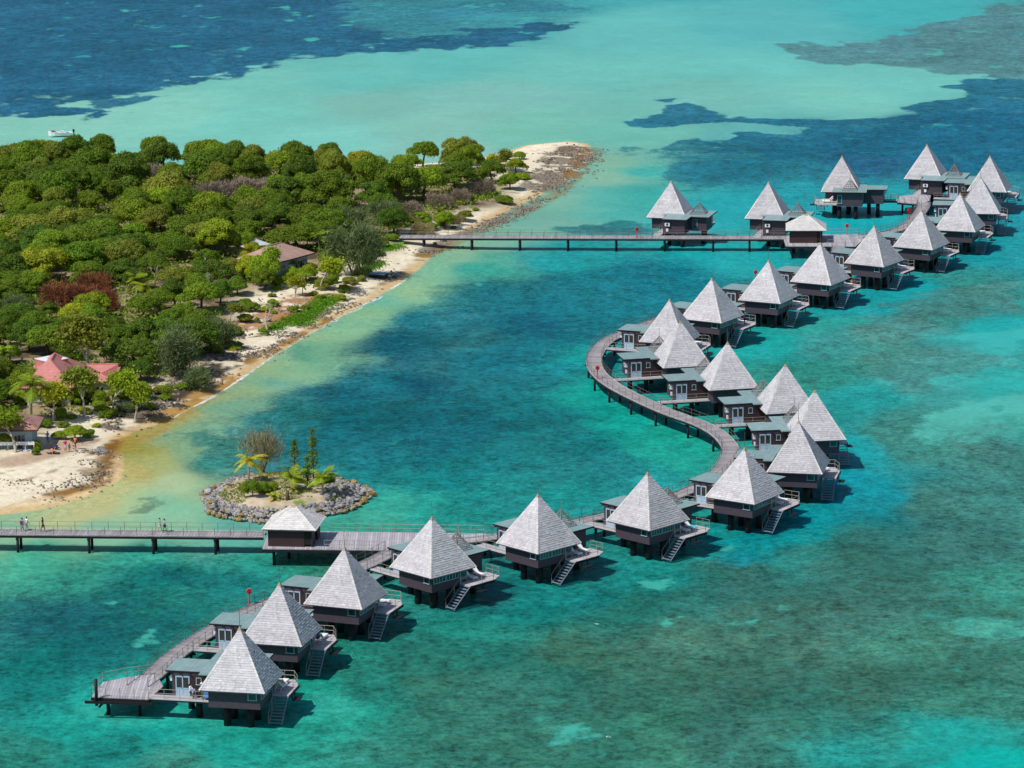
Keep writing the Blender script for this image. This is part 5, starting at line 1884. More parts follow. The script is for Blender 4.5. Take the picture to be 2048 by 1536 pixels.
MB().box((q[0] + 64.6, q[1] - 513.6, 6.09), (3.45, 3.45, .07), rz=PI / 4).build('white_lid', M_WHITE, bo)
MB().box((q[0] + 64.5, q[1] - 513.4, 6.15), (1.1, .8, .05), rz=.6).build('skylight', M_HWALL, bo)
hip_house('villa', 'small red-roofed annex house next to the villa', -2.1, 2.1, -4.6, 4.6, .9, 4.0, 5.4, M_REDROOF, M_HWALL2, (-57.8, 514.6), 0, .5, wins=1)
t = hip_house('beach_house', 'small red-roofed house with a white porch at the beach edge', -5.2, 5.2, -3.6, 3.6, .9, 4.0, 5.7, M_FADEDROOF, M_HWALL, (-68.2, 485.0), 0, .9, wins=3)
po = MB()
for i in range(9):
    po.box((-4.6 + i * 1.15, -3.45, 1.75), (.08, .08, 1.3))
po.span((-4.7, -3.5, 1.9), (4.7, -3.4, 2.35)).span((-4.9, -3.6, 1.0), (4.9, -2.7, 1.22))
po.build('porch', M_WHITE, t)
dv = (.57, .82)
rz = math.atan2(dv[1], dv[0])
cx = -38.4 + dv[0] * 5.4 - dv[1] * 4
cy = 595.2 + dv[1] * 5.4 + dv[0] * 4
hip_house('beach_house', 'brown-roofed house half hidden by trees above the grass strip', -5.6, 5.6, -4, 4, .9, 4.0, 5.9, M_BROWNROOF, M_HWALL, (cx, cy), rz, .9, wins=5)
q = gp(505, 481, 4.2)
hip_house('hut', 'small tin-roofed hut hidden behind the brown-roofed house', -2.6, 2.6, -2, 2, .9, 3.6, 4.4, M_TIN, M_HWALL2, (q[0], q[1]), .5, .4, wins=1)

# ------------------------------------------------------------------ the little rock islet
ir = np.random.default_rng(17)
IX, IY = -29.3, 459.4
th = np.linspace(0, 2 * PI, 73)[:-1]
rr = np.linspace(0, 1, 15)
RX, RY = 10.4, 11.4
V, F = [], []
for i, f in enumerate(rr):
    for a in th:
        w_ = 1 + .05 * math.sin(3 * a + 1) + .03 * math.sin(7 * a)
        x, y_ = IX + RX * f * w_ * math.cos(a), IY + RY * f * w_ * math.sin(a)
        z = 1.35 * (1 - max(0, (f - .62) / .38) ** 1.3 * 1.55) + .12 * math.sin(x * 1.1) * math.cos(y_ * .9) * (1 - f)
        V.append((x, y_, z))
for i in range(len(rr) - 1):
    for j in range(72):
        k2 = (j + 1) % 72
        F.append((i * 72 + j, (i + 1) * 72 + j, (i + 1) * 72 + k2, i * 72 + k2))
k = NT('islet_soil')
p = k.pos()
n1 = k.noise(.5, 5, .6, p)
c1 = k.mix(k.maprange(n1, .35, .6), s2l((150, 146, 110)), s2l((196, 176, 152)))
c2 = k.mix(k.maprange(k.noise(.28, 3, .5, k.mapped(p, (1, 1, 1), (4, 9, 0))), .52, .66), c1, s2l((164, 130, 108)))
c3 = k.mix(k.maprange(k.noise(.4, 4, .6, k.mapped(p, (1, 1, 1), (14, 2, 0))), .58, .7), c2, s2l((112, 140, 46)))
k.l(c3, k.b.inputs['Base Color'])
k.b.inputs['Roughness'].default_value = .95
struct(np_mesh('islet_ground', V, F, k.m, smooth=True))


def rock_mat(name, c, c2):
    k = NT(name)
    o = k.obj()
    g = k.mix(k.maprange(k.noise(2.2, 6, .7, o), .35, .65), s2l(c), s2l(c2))
    oi = k.n('ObjectInfo').outputs['Random']
    k.l(k.scale_col(g, k.maprange(oi, 0, 1, .62, 1.25)), k.b.inputs['Base Color'])
    k.b.inputs['Roughness'].default_value = .9
    k.l(k.bump(k.noise(4.5, 6, .7, o), .9, .12), k.b.inputs['Normal'])
    return k.m


M_ROCK = rock_mat('grey_limestone', (178, 176, 174), (92, 90, 92))
M_OCHRE = rock_mat('ochre_stained_stone', (188, 156, 78), (112, 88, 50))


def rock_mesh(seed):
    r = np.random.default_rng(seed)
    mb = MB().ball((0, 0, 0), 1.0, 9, 7)
    P = np.array(mb.v)
    pl = r.normal(size=(9, 3))
    pl /= np.linalg.norm(pl, axis=1)[:, None]
    for q in pl:
        d = P @ q
        lim = r.uniform(.5, .85)
        P = P - np.outer(np.maximum(d - lim, 0), q)
    P *= 1 + .09 * r.normal(size=(len(P), 1))
    P *= np.array([r.uniform(.8, 1.25), r.uniform(.8, 1.2), r.uniform(.6, .9)])
    mb.v = [tuple(q) for q in P]
    return mb


ROCKS = []
for i in range(6):
    o = rock_mesh(300 + i).build('boulder', M_ROCK)
    ROCKS.append(o)
used = set()


def put_rock(x, y_, z, s, ochre, label, grp, sq=.8):
    i = int(ir.integers(0, 6))
    o = ROCKS[i] if i not in used else ROCKS[i].copy()
    if i in used:
        COL.objects.link(o)
    used.add(i)
    o.location = (x, y_, z)
    o.scale = (s * ir.uniform(.8, 1.25), s * ir.uniform(.8, 1.25), s * sq)
    o.rotation_euler = (ir.uniform(-.5, .5), ir.uniform(-.5, .5), ir.uniform(0, 6.28))
    o.material_slots[0].link = 'OBJECT'
    o.material_slots[0].material = M_OCHRE if ochre else M_ROCK
    tag(o, label, 'rock', grp)


nr = 0
for ring, (f0, n_, s0, oc) in enumerate([(1.0, 84, .36, True), (.94, 80, .40, False), (.87, 70, .40, False), (.80, 46, .36, False)]):
    for i in range(n_):
        a = 2 * PI * (i + ir.uniform(-.3, .3)) / n_ + ring
        if ring == 3 and math.sin(a) > .25 and math.cos(a) < .6:
            continue
        f = f0 + ir.uniform(-.03, .03) + (0.02 if oc else 0)
        w_ = 1 + .05 * math.sin(3 * a + 1) + .03 * math.sin(7 * a)
        x, y_ = IX + RX * f * w_ * math.cos(a), IY + RY * f * w_ * math.sin(a)
        z = 1.35 * (1 - max(0, (f - .62) / .38) ** 1.3 * 1.55)
        z = max(z, -.12 if oc else .25) + .1
        yel = oc and ir.random() < .85
        if not oc and ring == 1 and ir.random() < .12:
            yel = True
        put_rock(x, y_, z, s0 * ir.uniform(.7, 1.45), yel,
                 'ochre-stained boulder at the waterline of the small planted rock islet' if yel else 'grey weathered limestone boulder in the wall around the small planted islet',
                 'ochre boulders round the rock islet' if yel else 'grey boulders round the rock islet')
for i in range(40):      # the broad heap on one flank
    a = ir.uniform(-.75, .35)
    f = ir.uniform(.55, .78)
    x, y_ = IX + RX * f * math.cos(a), IY + RY * f * math.sin(a)
    put_rock(x, y_, 1.3, ir.uniform(.25, .5), False, 'grey weathered limestone boulder in the wall around the small planted islet', 'grey boulders round the rock islet')
def stones(P, S, r):
    """many small angular stones in one mesh"""
    n = len(P)
    base = np.array([(-1, -1, -1), (1, -1, -1), (1, 1, -1), (-1, 1, -1), (-1, -1, 1), (1, -1, 1), (1, 1, 1), (-1, 1, 1)], float) * .5
    V = base[None] * (1 + .5 * r.uniform(-1, 1, (n, 8, 3))) * (S[:, None, None] * r.uniform(.7, 1.3, (n, 1, 3)))
    V[:, 4:] *= .7
    an = r.uniform(0, 6.28, n)
    c, s_ = np.cos(an)[:, None], np.sin(an)[:, None]
    V = np.stack([V[..., 0] * c - V[..., 1] * s_, V[..., 0] * s_ + V[..., 1] * c, V[..., 2]], -1) + P[:, None]
    Fb = np.array([(0, 3, 2, 1), (4, 5, 6, 7), (0, 1, 5, 4), (1, 2, 6, 5), (2, 3, 7, 6), (3, 0, 4, 7)])
    F = (Fb[None] + 8 * np.arange(n)[:, None, None]).reshape(-1, 4)
    return V.reshape(-1, 3), F


def stone_mat(name, c, c2):
    k = NT(name)
    p = k.pos()
    k.l(k.mix(k.maprange(k.noise(1.4, 4, .7, p), .35, .65), s2l(c), s2l(c2)), k.b.inputs['Base Color'])
    k.b.inputs['Roughness'].default_value = .9
    return k.m


n = 1900
a = ir.uniform(0, 2 * PI, n)
f = ir.uniform(.76, 1.04, n)
w_ = 1 + .05 * np.sin(3 * a + 1) + .03 * np.sin(7 * a)
x, y_ = IX + RX * f * w_ * np.cos(a), IY + RY * f * w_ * np.sin(a)
z = np.maximum(1.35 * (1 - np.maximum(0, (f - .62) / .38) ** 1.3 * 1.55), -.15) + .10
V, F = stones(np.stack([x, y_, z], 1), ir.uniform(.18, .5, n), ir)
rb = struct(np_mesh('rubble', V, F, stone_mat('islet_rubble', (176, 172, 168), (110, 104, 98))), 'stuff')
rb['label'] = 'small broken stones packed between the boulders of the rock islet'
# wrack and broken stone along the beach
PP, SS = [], []
for Pl, wd, nn, s0 in (([(240, 848), (290, 816), (340, 790), (385, 764), (430, 736), (478, 710)], 5.0, 1500, .34), ([(250, 822), (300, 800), (340, 775)], 6.0, 500, .3), ([(480, 722), (540, 694), (600, 660), (680, 612), (740, 580), (820, 530)], 2.6, 1300, .24),
                       ([(850, 502), (900, 482), (950, 458), (1010, 430), (1060, 404), (1110, 372)], 3.4, 1500, .28), ([(1085, 370), (1115, 343), (1140, 318), (1168, 296)], 8.0, 1300, .3), ([(190, 890), (205, 930), (170, 965), (90, 990)], 4.0, 500, .2), ([(20, 975), (80, 958), (140, 935), (190, 900)], 3.0, 350, .18),
                       ([(540, 640), (600, 610), (660, 570)], 8.0, 500, .24), ([(430, 712), (480, 690), (520, 665)], 5.0, 500, .3)):
    L_ = np.array(wp(Pl, .6))
    for _ in range(nn):
        i = ir.integers(0, len(L_) - 1)
        q = L_[i] + (L_[i + 1] - L_[i]) * ir.random()
        PP.append((q[0] + ir.normal() * wd * .36, q[1] + ir.normal() * wd * .5))
        SS.append(s0 * ir.uniform(.5, 1.6))
PP = np.array(PP)
keep_ = fbm(PP[:, 0], PP[:, 1], 3.5, 3, 66) > -.05
PP, SS = PP[keep_], np.array(SS)[keep_]
gz = height_of(sdist(PP[:, 0], PP[:, 1], SHORE)) + .03
V, F = stones(np.concatenate([PP, gz[:, None]], 1), SS, ir)
br_ = struct(np_mesh('beach_rubble', V, F, stone_mat('beach_rubble_stone', (150, 138, 122), (72, 64, 56))), 'stuff')
br_['label'] = 'dark broken stone and wrack strewn along the beach'


def isle(u, v, z=1.35):
    q = gp(u, v, z)
    return q[0], q[1]


x, y_ = isle(520, 938)
o = casuarina(403, 3.4, 5.2, 4600, leaf_mat('thin_grey_twig', (134, 128, 98), .1, .25, .9, .1, .01), M_BARK, 'casuarina_tree', droop=-.9, ln=.5, asp=.055)
o.location = (x, y_, 1.1)
o.scale = (1.6, 1.6, 1.25)
tag(o, 'brown wispy casuarina nearly bare of needles on the small rock islet', 'tree')
for i, (u, v, H, w_, lb) in enumerate([(590, 950, 4.9, .85, 'shorter column pine beside the wispy casuarina on the rock islet'), (627, 958, 6.9, .8, 'tallest column pine on the small rock islet'), (615, 972, 4.2, .6, 'slim column pine in front of the tallest one on the islet')]):
    x, y_ = isle(u, v)
    o = araucaria(410 + i, H, w_)
    o.location = (x, y_, 1.2)
    tag(o, lb, 'tree')
for i, (u, v, H, L, m_, lb) in enumerate([(497, 965, 2.9, 2.5, M_PALMY, 'yellow palm with drooping fronds at one end of the rock islet'), (583, 980, 1.6, 2.6, M_PALM, 'bright green young palm in the middle of the rock islet'), (645, 985, 1.7, 2.5, M_PALM, 'young green palm by the stone heap of the rock islet'),
                                         (547, 1000, .5, 1.2, M_PALMY, 'small yellow palm low at the front of the rock islet'), (586, 988, .5, .8, M_PALMY, 'tiny yellow palm next to the stump on the rock islet')]):
    x, y_ = isle(u, v)
    o = palm(420 + i, H, L, 11 if i < 3 else 8, m_, up=.75 if i else .35)
    o.location = (x, y_, 1.3)
    tag(o, lb, 'palm')
for i, (u, v, wd, lk, lb) in enumerate([(505, 995, 44, 'mid green', 'small round green tree at the front of the rock islet'), (525, 985, 42, 'mid green', 'low green bush behind the small round tree on the rock islet'), (655, 965, 40, 'dark green', 'dark green bush at the stony end of the rock islet'), (640, 962, 26, 'mid green', 'small bush between the pines and the dark bush on the islet'), (545, 980, 34, 'bright green', 'bright bush behind the low green bush on the rock islet'), (488, 980, 30, 'olive', 'olive bush at the foot of the drooping yellow palm on the islet'), (600, 966, 26, 'olive', 'olive bush among the column pines on the rock islet')]):
    x, y_ = isle(u, v)
    s_ = wd / 2 / 16.2 / 3.0
    o = plant(DOMES[i], x, y_, s_, s_ * (1.5 if i == 0 else 1.1), mat=LEAF[lk], z=1.2 if i == 0 else .9)
    tag(o, lb, 'tree' if i == 0 else 'bush', None)
    if 'group' in o:
        del o['group']
gn = np.random.default_rng(55)
ga, gf = gn.uniform(0, 6.28, 5200), np.sqrt(gn.random(5200)) * .80
gx, gy = IX + RX * gf * np.cos(ga), IY + RY * gf * np.sin(ga)
ok = fbm(gx, gy, 3.2, 3, 44) > .12
gx, gy = gx[ok], gy[ok]
V, F = cards(np.stack([gx, gy, np.full(len(gx), 1.42) - np.clip(gf[ok] - .62, 0, 1) * 2.2], 1), gn.normal(size=(len(gx), 3)) + np.array([0, 0, .7]), .34, .4, gn)
ig = struct(np_mesh('islet_grass', V, F, leaf_mat('islet_grass_blade', (132, 142, 56), .05, .35)), 'stuff')
ig['label'] = 'patchy dry grass and creepers on the top of the rock islet'
x, y_ = isle(574, 1000)
sm = MB().tube([(0, 0, -.2), (.05, 0, .6), (.1, .03, 1.35)], [.26, .22, .2], 9)
o = sm.build('tree_stump', M_BARK, smooth=True)
o.location = (x, y_, 1.2)
tag(o, 'grey cut tree stump at the front of the rock islet', 'stump')

# ------------------------------------------------------------------ beached things
x, y_ = at(757, 553, .8)
t = thing('beached_punt', 'flat punt with blue covered top pulled up on the beach below the far footbridge', 'boat', (x, y_, land_z(x, y_)), -.35)
hb = MB()
hb.add([(-1.3, -.7, .12), (1.3, -.7, .12), (1.3, .7, .12), (-1.3, .7, .12), (-1.55, -.85, .72), (1.55, -.85, .72), (1.55, .85, .72), (-1.55, .85, .72)],
       [(0, 3, 2, 1), (0, 1, 5, 4), (1, 2, 6, 5), (2, 3, 7, 6), (3, 0, 4, 7), (4, 5, 6, 7)])
h_ = hb.build('hull', M_BEAM, t)
MB().span((-1.5, -.8, .725), (-.05, .8, .80)).build('cover', mat_plain('blue_cover', (96, 138, 172), .5, .15, 3), t)
MB().span((.05, -.8, .725), (1.3, .8, .79)).build('cover', mat_plain('pale_blue_cover', (120, 158, 184), .5, .15, 3), t)
MB().span((1.32, -.8, .725), (1.52, .8, .77)).build('thwart', M_DARKWOOD, t)
rk = np.random.default_rng(23)
for u, v, s_ in [(536, 645, .55), (528, 652, .4), (440, 720, .6), (455, 716, .5), (420, 730, .55), (470, 706, .45), (885, 478, .6), (898, 472, .5), (870, 484, .5), (1100, 320, .6), (1118, 312, .4), (1075, 375, .5), (1065, 380, .4), (1020, 398, .4), (205, 895, .8), (192, 900, .6)]:
    x, y_ = at(u, v, .7)
    put_rock(x, y_, land_z(x, y_) + .12, s_, False, 'grey beach boulder lying on the sand above the water', 'boulders on the beach')
for i, (u, v, L, a_) in enumerate([(515, 672, 3.2, .5), (100, 850, 3.0, .2), (210, 832, 4.0, .7), (1098, 316, 2.6, .4), (385, 740, 3.0, .9)]):
    x, y_ = at(u, v, .9)
    mb = MB().tube([(-L / 2, 0, .1), (0, .15, .16), (L / 2, -.1, .22)], [.14, .12, .06], 7).tube([(.1, .1, .15), (.6, .5, .5), (.9, .6, .8)], [.07, .05, .02], 5)
    o = mb.build('driftwood_log', M_PALEBARK, smooth=True)
    o.location = (x, y_, land_z(x, y_))
    o.rotation_euler = (0, 0, a_)
    tag(o, ['pale driftwood log on the sand below the grass strip', 'pale fallen trunk lying beside the small red-roofed house', 'long pale fallen trunk under the leaning shore tree', 'dark driftwood branch on the sandy spit', 'driftwood log among the dark rocks below the casuarinas'][i], 'driftwood')

# thin wash of foam along the beach
FP = [(838, 536), (800, 566), (770, 584), (745, 599), (692, 628), (642, 653), (602, 678), (552, 708), (503, 741), (452, 777), (410, 801), (369, 823), (335, 841)]
L = smooth_line([gp(u, v, 0)[:2] for u, v in FP], .5)
d = np.gradient(L, axis=0)
d /= np.linalg.norm(d, axis=1)[:, None]
nm = np.stack([-d[:, 1], d[:, 0]], 1)
wv = np.minimum(1, np.minimum(np.arange(len(L)), np.arange(len(L))[::-1]) / 30.0) * .8 * (.45 + .8 * np.maximum(0, fbm(L[:, 0], L[:, 1], 7, 3, 99) + .15))
off = .5 * fbm(L[:, 0], L[:, 1], 4, 2, 98)
A_, B_ = L + nm * (off + wv)[:, None], L + nm * (off - wv)[:, None]
V = [(*p_, .018) for p_ in A_] + [(*p_, .018) for p_ in B_]
n = len(L)
F = [(i, n + i, n + i + 1, i + 1) for i in range(n - 1)]
k = NT('foam')
tr = k.n('BsdfTransparent')
mx = k.n('MixShader')
p = k.pos()
al = k.maprange(k.math('ADD', k.noise(1.1, 5, .7, k.mapped(p, (1, .7, 1))), k.math('MULTIPLY', k.noise(.13, 2, .5, p), .9)), .82, 1.12, 0, .85)
k.b.inputs['Base Color'].default_value = (.82, .84, .84, 1)
k.b.inputs['Roughness'].default_value = .8
k.l(al, mx.inputs[0])
k.l(tr.outputs[0], mx.inputs[1])
k.l(k.b.outputs[0], mx.inputs[2])
k.l(mx.outputs[0], k.out.inputs['Surface'])
fo = struct(np_mesh('surf_foam', V, F, k.m), 'stuff')
fo['label'] = 'thin broken line of white foam along the beach'

# ------------------------------------------------------------------ the boat beyond the wood
x, y_, _ = gp(122, 271, 0)
t = thing('motor_boat', 'small white open motor boat anchored in the shallows behind the wood', 'boat', (x, y_, 0), PI + .12)
secs = [(-2.4, .85, .62, -.15), (-1.2, .95, .66, -.2), (0, .95, .70, -.22), (1.2, .80, .82, -.2), (2.0, .48, .98, -.05), (2.55, .06, 1.12, .35)]
mb = MB()
V, F = [], []
for sx, hw, zt_, zk in secs:
    V += [(sx, -hw, zt_), (sx, -hw * .72, .05), (sx, 0, zk), (sx, hw * .72, .05), (sx, hw, zt_), (sx, hw * .82, zt_), (sx, hw * .7, .28), (sx, -hw * .7, .28), (sx, -hw * .82, zt_)]
for i in range(len(secs) - 1):
    for j in range(9):
        k2 = (j + 1) % 9
        F.append((i * 9 + j, (i + 1) * 9 + j, (i + 1) * 9 + k2, i * 9 + k2))
F.append(tuple(range(8, -1, -1)))
F.append(tuple((len(secs) - 1) * 9 + j for j in range(9)))
mb.add(V, F)
mb.build('hull', M_WHITE, t)
MB().box((1.5, 0, .93), (.75, 1.3, .12), tilt=('Y', -.2)).build('bow_cover', M_DRED, t)
MB().box((-.3, 0, .62), (.6, .7, .75)).box((-.05, 0, 1.12), (.06, .66, .36), tilt=('Y', .3)).build('console', M_WHITE, t)
MB().box((-1.3, 0, .48), (.45, 1.5, .12)).build('bench', M_BEAM, t)
eg = MB().box((-2.6, 0, .95), (.45, .36, .5)).box((-2.62, 0, .4), (.2, .14, .9))
eg.build('outboard_motor', M_BEAM, t)
BOAT_AT = (x, y_)

# ------------------------------------------------------------------ people
def skin_body(name, joints, bones, mat, parent, sub=1):
    """one continuous skin over a skeleton: joints {name: ((x, y, z), radius)}"""
    names = list(joints)
    idx = {n: i for i, n in enumerate(names)}
    me = bpy.data.meshes.new(name)
    me.from_pydata([joints[n][0] for n in names], [(idx[a], idx[b]) for a, b in bones], [])
    me.materials.append(mat)
    o = bpy.data.objects.new(name, me)
    COL.objects.link(o)
    o.parent = parent
    sk = o.modifiers.new('skin', 'SKIN')
    sk.use_smooth_shade = True
    if me.skin_vertices:
        for i, n in enumerate(names):
            r_ = joints[n][1]
            me.skin_vertices[0].data[i].radius = (r_, r_) if isinstance(r_, (int, float)) else r_
        me.skin_vertices[0].data[0].use_root = True
    ss = o.modifiers.new('smooth', 'SUBSURF')
    ss.levels = sub
    ss.render_levels = sub
    return o


SKIN = {'tan': mat_plain('tan_skin', (196, 140, 108), .6, .06, 8), 'brown': mat_plain('brown_skin', (120, 80, 60), .6, .06, 8), 'dark': mat_plain('dark_skin', (74, 50, 40), .6, .06, 8), 'pink': mat_plain('pink_skin', (222, 150, 118), .6, .06, 8)}  # even skin tones; the last is a pinkish one
M_HAIR = mat_plain('dark_hair', (34, 26, 24), .6, .15, 12)
M_FAIR = mat_plain('brown_hair', (92, 64, 44), .6, .15, 12)
CLOTH = {}


def cloth(c):
    if c not in CLOTH:
        CLOTH[c] = mat_plain('cloth_%s' % '_'.join(str(v) for v in c), c, .85, .1, 8)
    return CLOTH[c]


def person(label, loc, rz, pose='stand', skin='tan', top=(90, 130, 190), bottom=(60, 70, 90), hair=M_HAIR, hat=None, bag=None, dress=False, group=None, h=1.7, long_sleeve=False):
    t = thing('person', label, 'person', loc, rz, group)
    t.scale = (h / 1.72,) * 3
    sm_ = SKIN[skin]
    J = {'pelvis': ((0, 0, .95), (.135, .10)), 'waist': ((0, 0, 1.10), (.12, .09)), 'chest': ((0, -.01, 1.32), (.145, .10)), 'collar': ((0, 0, 1.45), (.09, .07)), 'neck': ((0, -.01, 1.51), .052), 'jaw': ((0, -.03, 1.575), (.066, .075)), 'head': ((0, -.015, 1.65), (.078, .092)), 'crown': ((0, 0, 1.70), (.055, .065)),
         'nose': ((0, -.115, 1.63), .014)}
    B = [('pelvis', 'waist'), ('waist', 'chest'), ('chest', 'collar'), ('collar', 'neck'), ('neck', 'jaw'), ('jaw', 'head'), ('head', 'crown'), ('head', 'nose')]
    walk = {'walk': .24, 'stand': .03}.get(pose, 0)
    for s, sd_ in ((1, 'r'), (-1, 'l')):
        J['ear' + sd_] = ((s * .088, 0, 1.63), .016)
        B.append(('head', 'ear' + sd_))
        if pose == 'sit':
            leg = [((s * .10, -.05, .93), .088), ((s * .14, -.46, 1.06), .062), ((s * .15, -.80, .90), .042), ((s * .16, -.90, .94), .034)]
        elif pose == 'bend':
            leg = [((s * .10, 0, .90), .088), ((s * .11, -.06, .50), .060), ((s * .11, .02, .10), .040), ((s * .12, -.14, .05), .034)]
        else:
            leg = [((s * .10, 0, .90), .088), ((s * .105, -s * walk * .6 - .02, .50), .060), ((s * .10, -s * walk + .03, .10), .040), ((s * .115, -s * walk - .13, .05), .034)]
        for nme, (pp, rr_) in zip(('hip', 'knee', 'ankle', 'toe'), leg):
            J[nme + sd_] = (pp, rr_)
        B += [('pelvis', 'hip' + sd_), ('hip' + sd_, 'knee' + sd_), ('knee' + sd_, 'ankle' + sd_), ('ankle' + sd_, 'toe' + sd_)]
        aw = s * walk * .8
        if pose == 'sit':
            arm = [((s * .185, 0, 1.41), .056), ((s * .25, .10, 1.16), .042), ((s * .26, .20, .96), .030)]
        elif pose == 'bend':
            arm = [((s * .185, 0, 1.41), .056), ((s * .20, -.22, 1.22), .042), ((s * .14, -.42, 1.10), .030)]
        else:
            arm = [((s * .185, 0, 1.41), .056), ((s * .235, aw * .5 + .02, 1.14), .042), ((s * .245, aw - .08, .91), .030)]
        for nme, (pp, rr_) in zip(('shoulder', 'elbow', 'wrist'), arm):
            J[nme + sd_] = (pp, rr_)
        B += [('collar', 'shoulder' + sd_), ('shoulder' + sd_, 'elbow' + sd_), ('elbow' + sd_, 'wrist' + sd_)]
        wv_ = Vector(arm[2][0])
        dv_ = (wv_ - Vector(arm[1][0])).normalized()
        side = Vector((0, 1, 0)) if abs(dv_.y) < .8 else Vector((1, 0, 0))
        side = (side - dv_ * side.dot(dv_)).normalized()
        pm = wv_ + dv_ * .075
        J['palm' + sd_] = (tuple(pm), (.036, .018))
        B.append(('wrist' + sd_, 'palm' + sd_))
        for q, (of, ln_) in enumerate(((-.03, .075), (-.01, .088), (.011, .082), (.031, .062))):
            J['finger%d%s' % (q, sd_)] = (tuple(pm + side * of + dv_ * .03), .010)
            J['tip%d%s' % (q, sd_)] = (tuple(pm + side * of * 1.1 + dv_ * ln_ + Vector((-s * .012, 0, 0))), .008)
            B += [('palm' + sd_, 'finger%d%s' % (q, sd_)), ('finger%d%s' % (q, sd_), 'tip%d%s' % (q, sd_))]
        J['thumb' + sd_] = (tuple(wv_ + dv_ * .06 - side * .055), .010)
        B.append(('palm' + sd_, 'thumb' + sd_))
    if pose == 'bend':
        m = Matrix.Rotation(.75, 3, 'X')
        pv = Vector((0, 0, .98))
        low = ('hip', 'knee', 'ankle', 'toe', 'pelvis')
        for n_ in J:
            if not n_.startswith(low):
                J[n_] = (tuple(m @ (Vector(J[n_][0]) - pv) + pv), J[n_][1])
    body = skin_body('body', J, B, sm_, t, 1)
    g = .018
    TJ = {n_: (J[n_][0], (J[n_][1][0] + g, J[n_][1][1] + g) if isinstance(J[n_][1], tuple) else J[n_][1] + g) for n_ in J}
    if top:
        jj = ['waist', 'chest', 'collar', 'shoulderr', 'shoulderl', 'elbowr', 'elbowl'] + (['wristr', 'wristl'] if long_sleeve else [])
        T = {n_: TJ[n_] for n_ in jj}
        if not long_sleeve:
            for sd_ in 'rl':
                a_, b_ = Vector(J['shoulder' + sd_][0]), Vector(J['elbow' + sd_][0])
                T['elbow' + sd_] = (tuple(a_.lerp(b_, .6)), .066)
        T['hem'] = (tuple(Vector(J['pelvis'][0]) + Vector((0, 0, -.02))), (.155, .12))
        bb = [('waist', 'chest'), ('chest', 'collar'), ('waist', 'hem'), ('collar', 'shoulderr'), ('collar', 'shoulderl'), ('shoulderr', 'elbowr'), ('shoulderl', 'elbowl')]
        if long_sleeve:
            bb += [('elbowr', 'wristr'), ('elbowl', 'wristl')]
        skin_body('shirt', T, bb, cloth(top), t, 1)
    if dress:
        D = {'waist': TJ['waist'], 'hem': ((0, 0, .88), (.17, .14)), 'skirt': ((0, 0, .52), (.22, .19))}
        skin_body('skirt', D, [('waist', 'hem'), ('hem', 'skirt')], cloth(bottom), t, 1)
    elif bottom:
        T = {'pelvis': ((J['pelvis'][0][0], J['pelvis'][0][1], J['pelvis'][0][2] - .01), (.158, .124))}
        bb = []
        for sd_ in 'rl':
            T['hip' + sd_] = TJ['hip' + sd_]
            a_, b_ = Vector(J['hip' + sd_][0]), Vector(J['knee' + sd_][0])
            T['leg' + sd_] = (tuple(a_.lerp(b_, .85)), .085)
            bb += [('pelvis', 'hip' + sd_), ('hip' + sd_, 'leg' + sd_)]
        skin_body('shorts', T, bb, cloth(bottom), t, 1)
    hc = Vector(J['head'][0]) + Vector((0, .022, .022))
    hm = MB().ball(tuple(hc), (.094, .105, .098), 12, 8)
    keep = [i for i, q in enumerate(hm.v)]
    hm.f = [f_ for f_ in hm.f if not all(hm.v[i][1] < hc.y - .045 and hm.v[i][2] < hc.z + .045 for i in f_)]
    hm.build('hair', hair, t, smooth=True)
    fc = MB()
    for s in (-1, 1):
        fc.ball((J['head'][0][0] + s * .032, J['head'][0][1] - .092, J['head'][0][2]), .011, 6, 4)
    fc.box((J['jaw'][0][0], J['jaw'][0][1] - .078, J['jaw'][0][2] + .005), (.045, .012, .010))
    fc.build('face', M_HAIR, t)
    if hat:
        c_ = Vector(J['crown'][0])
        MB().tube([tuple(c_ + Vector((0, 0, -.02))), tuple(c_ + Vector((0, 0, .0)))], .19, 14).tube([tuple(c_ + Vector((0, 0, 0))), tuple(c_ + Vector((0, 0, .10)))], [.105, .085], 12).build('hat', cloth(hat), t)
    if bag:
        MB().box((.05, .16, 1.18), (.30, .16, .38)).build('backpack', cloth(bag), t)
    return t


zb_ = 2.0
g1 = gp(45, 1063, zb_)
person('person in a blue shirt with a red backpack on the near footbridge', (g1[0], g1[1], zb_), 2.2, 'walk', 'brown', (96, 136, 206), (120, 140, 190), bag=(190, 50, 40))
g1 = gp(54, 1061, zb_)
person('woman in a short white dress on the near footbridge beside a blue shirt', (g1[0], g1[1], zb_), 2.2, 'walk', 'tan', (226, 228, 228), (226, 228, 228), M_FAIR, dress=True)
g1 = gp(86, 1064, zb_)
person('tall person in a dark patterned dress alone on the near footbridge', (g1[0], g1[1], zb_), 1.3, 'walk', 'brown', (52, 54, 66), (52, 54, 66), dress=True, h=1.82)
g1 = gp(320, 1063.5, zb_)
person('person with bare shoulders and white shorts on the near footbridge', (g1[0], g1[1], zb_), 1.6, 'walk', 'tan', None, (214, 222, 228))
g1 = gp(329.5, 1065, zb_)
person('person in a pale blue shirt and dark shorts on the near footbridge', (g1[0], g1[1], zb_), 1.6, 'walk', 'brown', (150, 188, 232), (52, 62, 92))


def beach(u, v):
    q = gp(u, v, .9)
    return (q[0], q[1], land_z(q[0], q[1]) + .02)


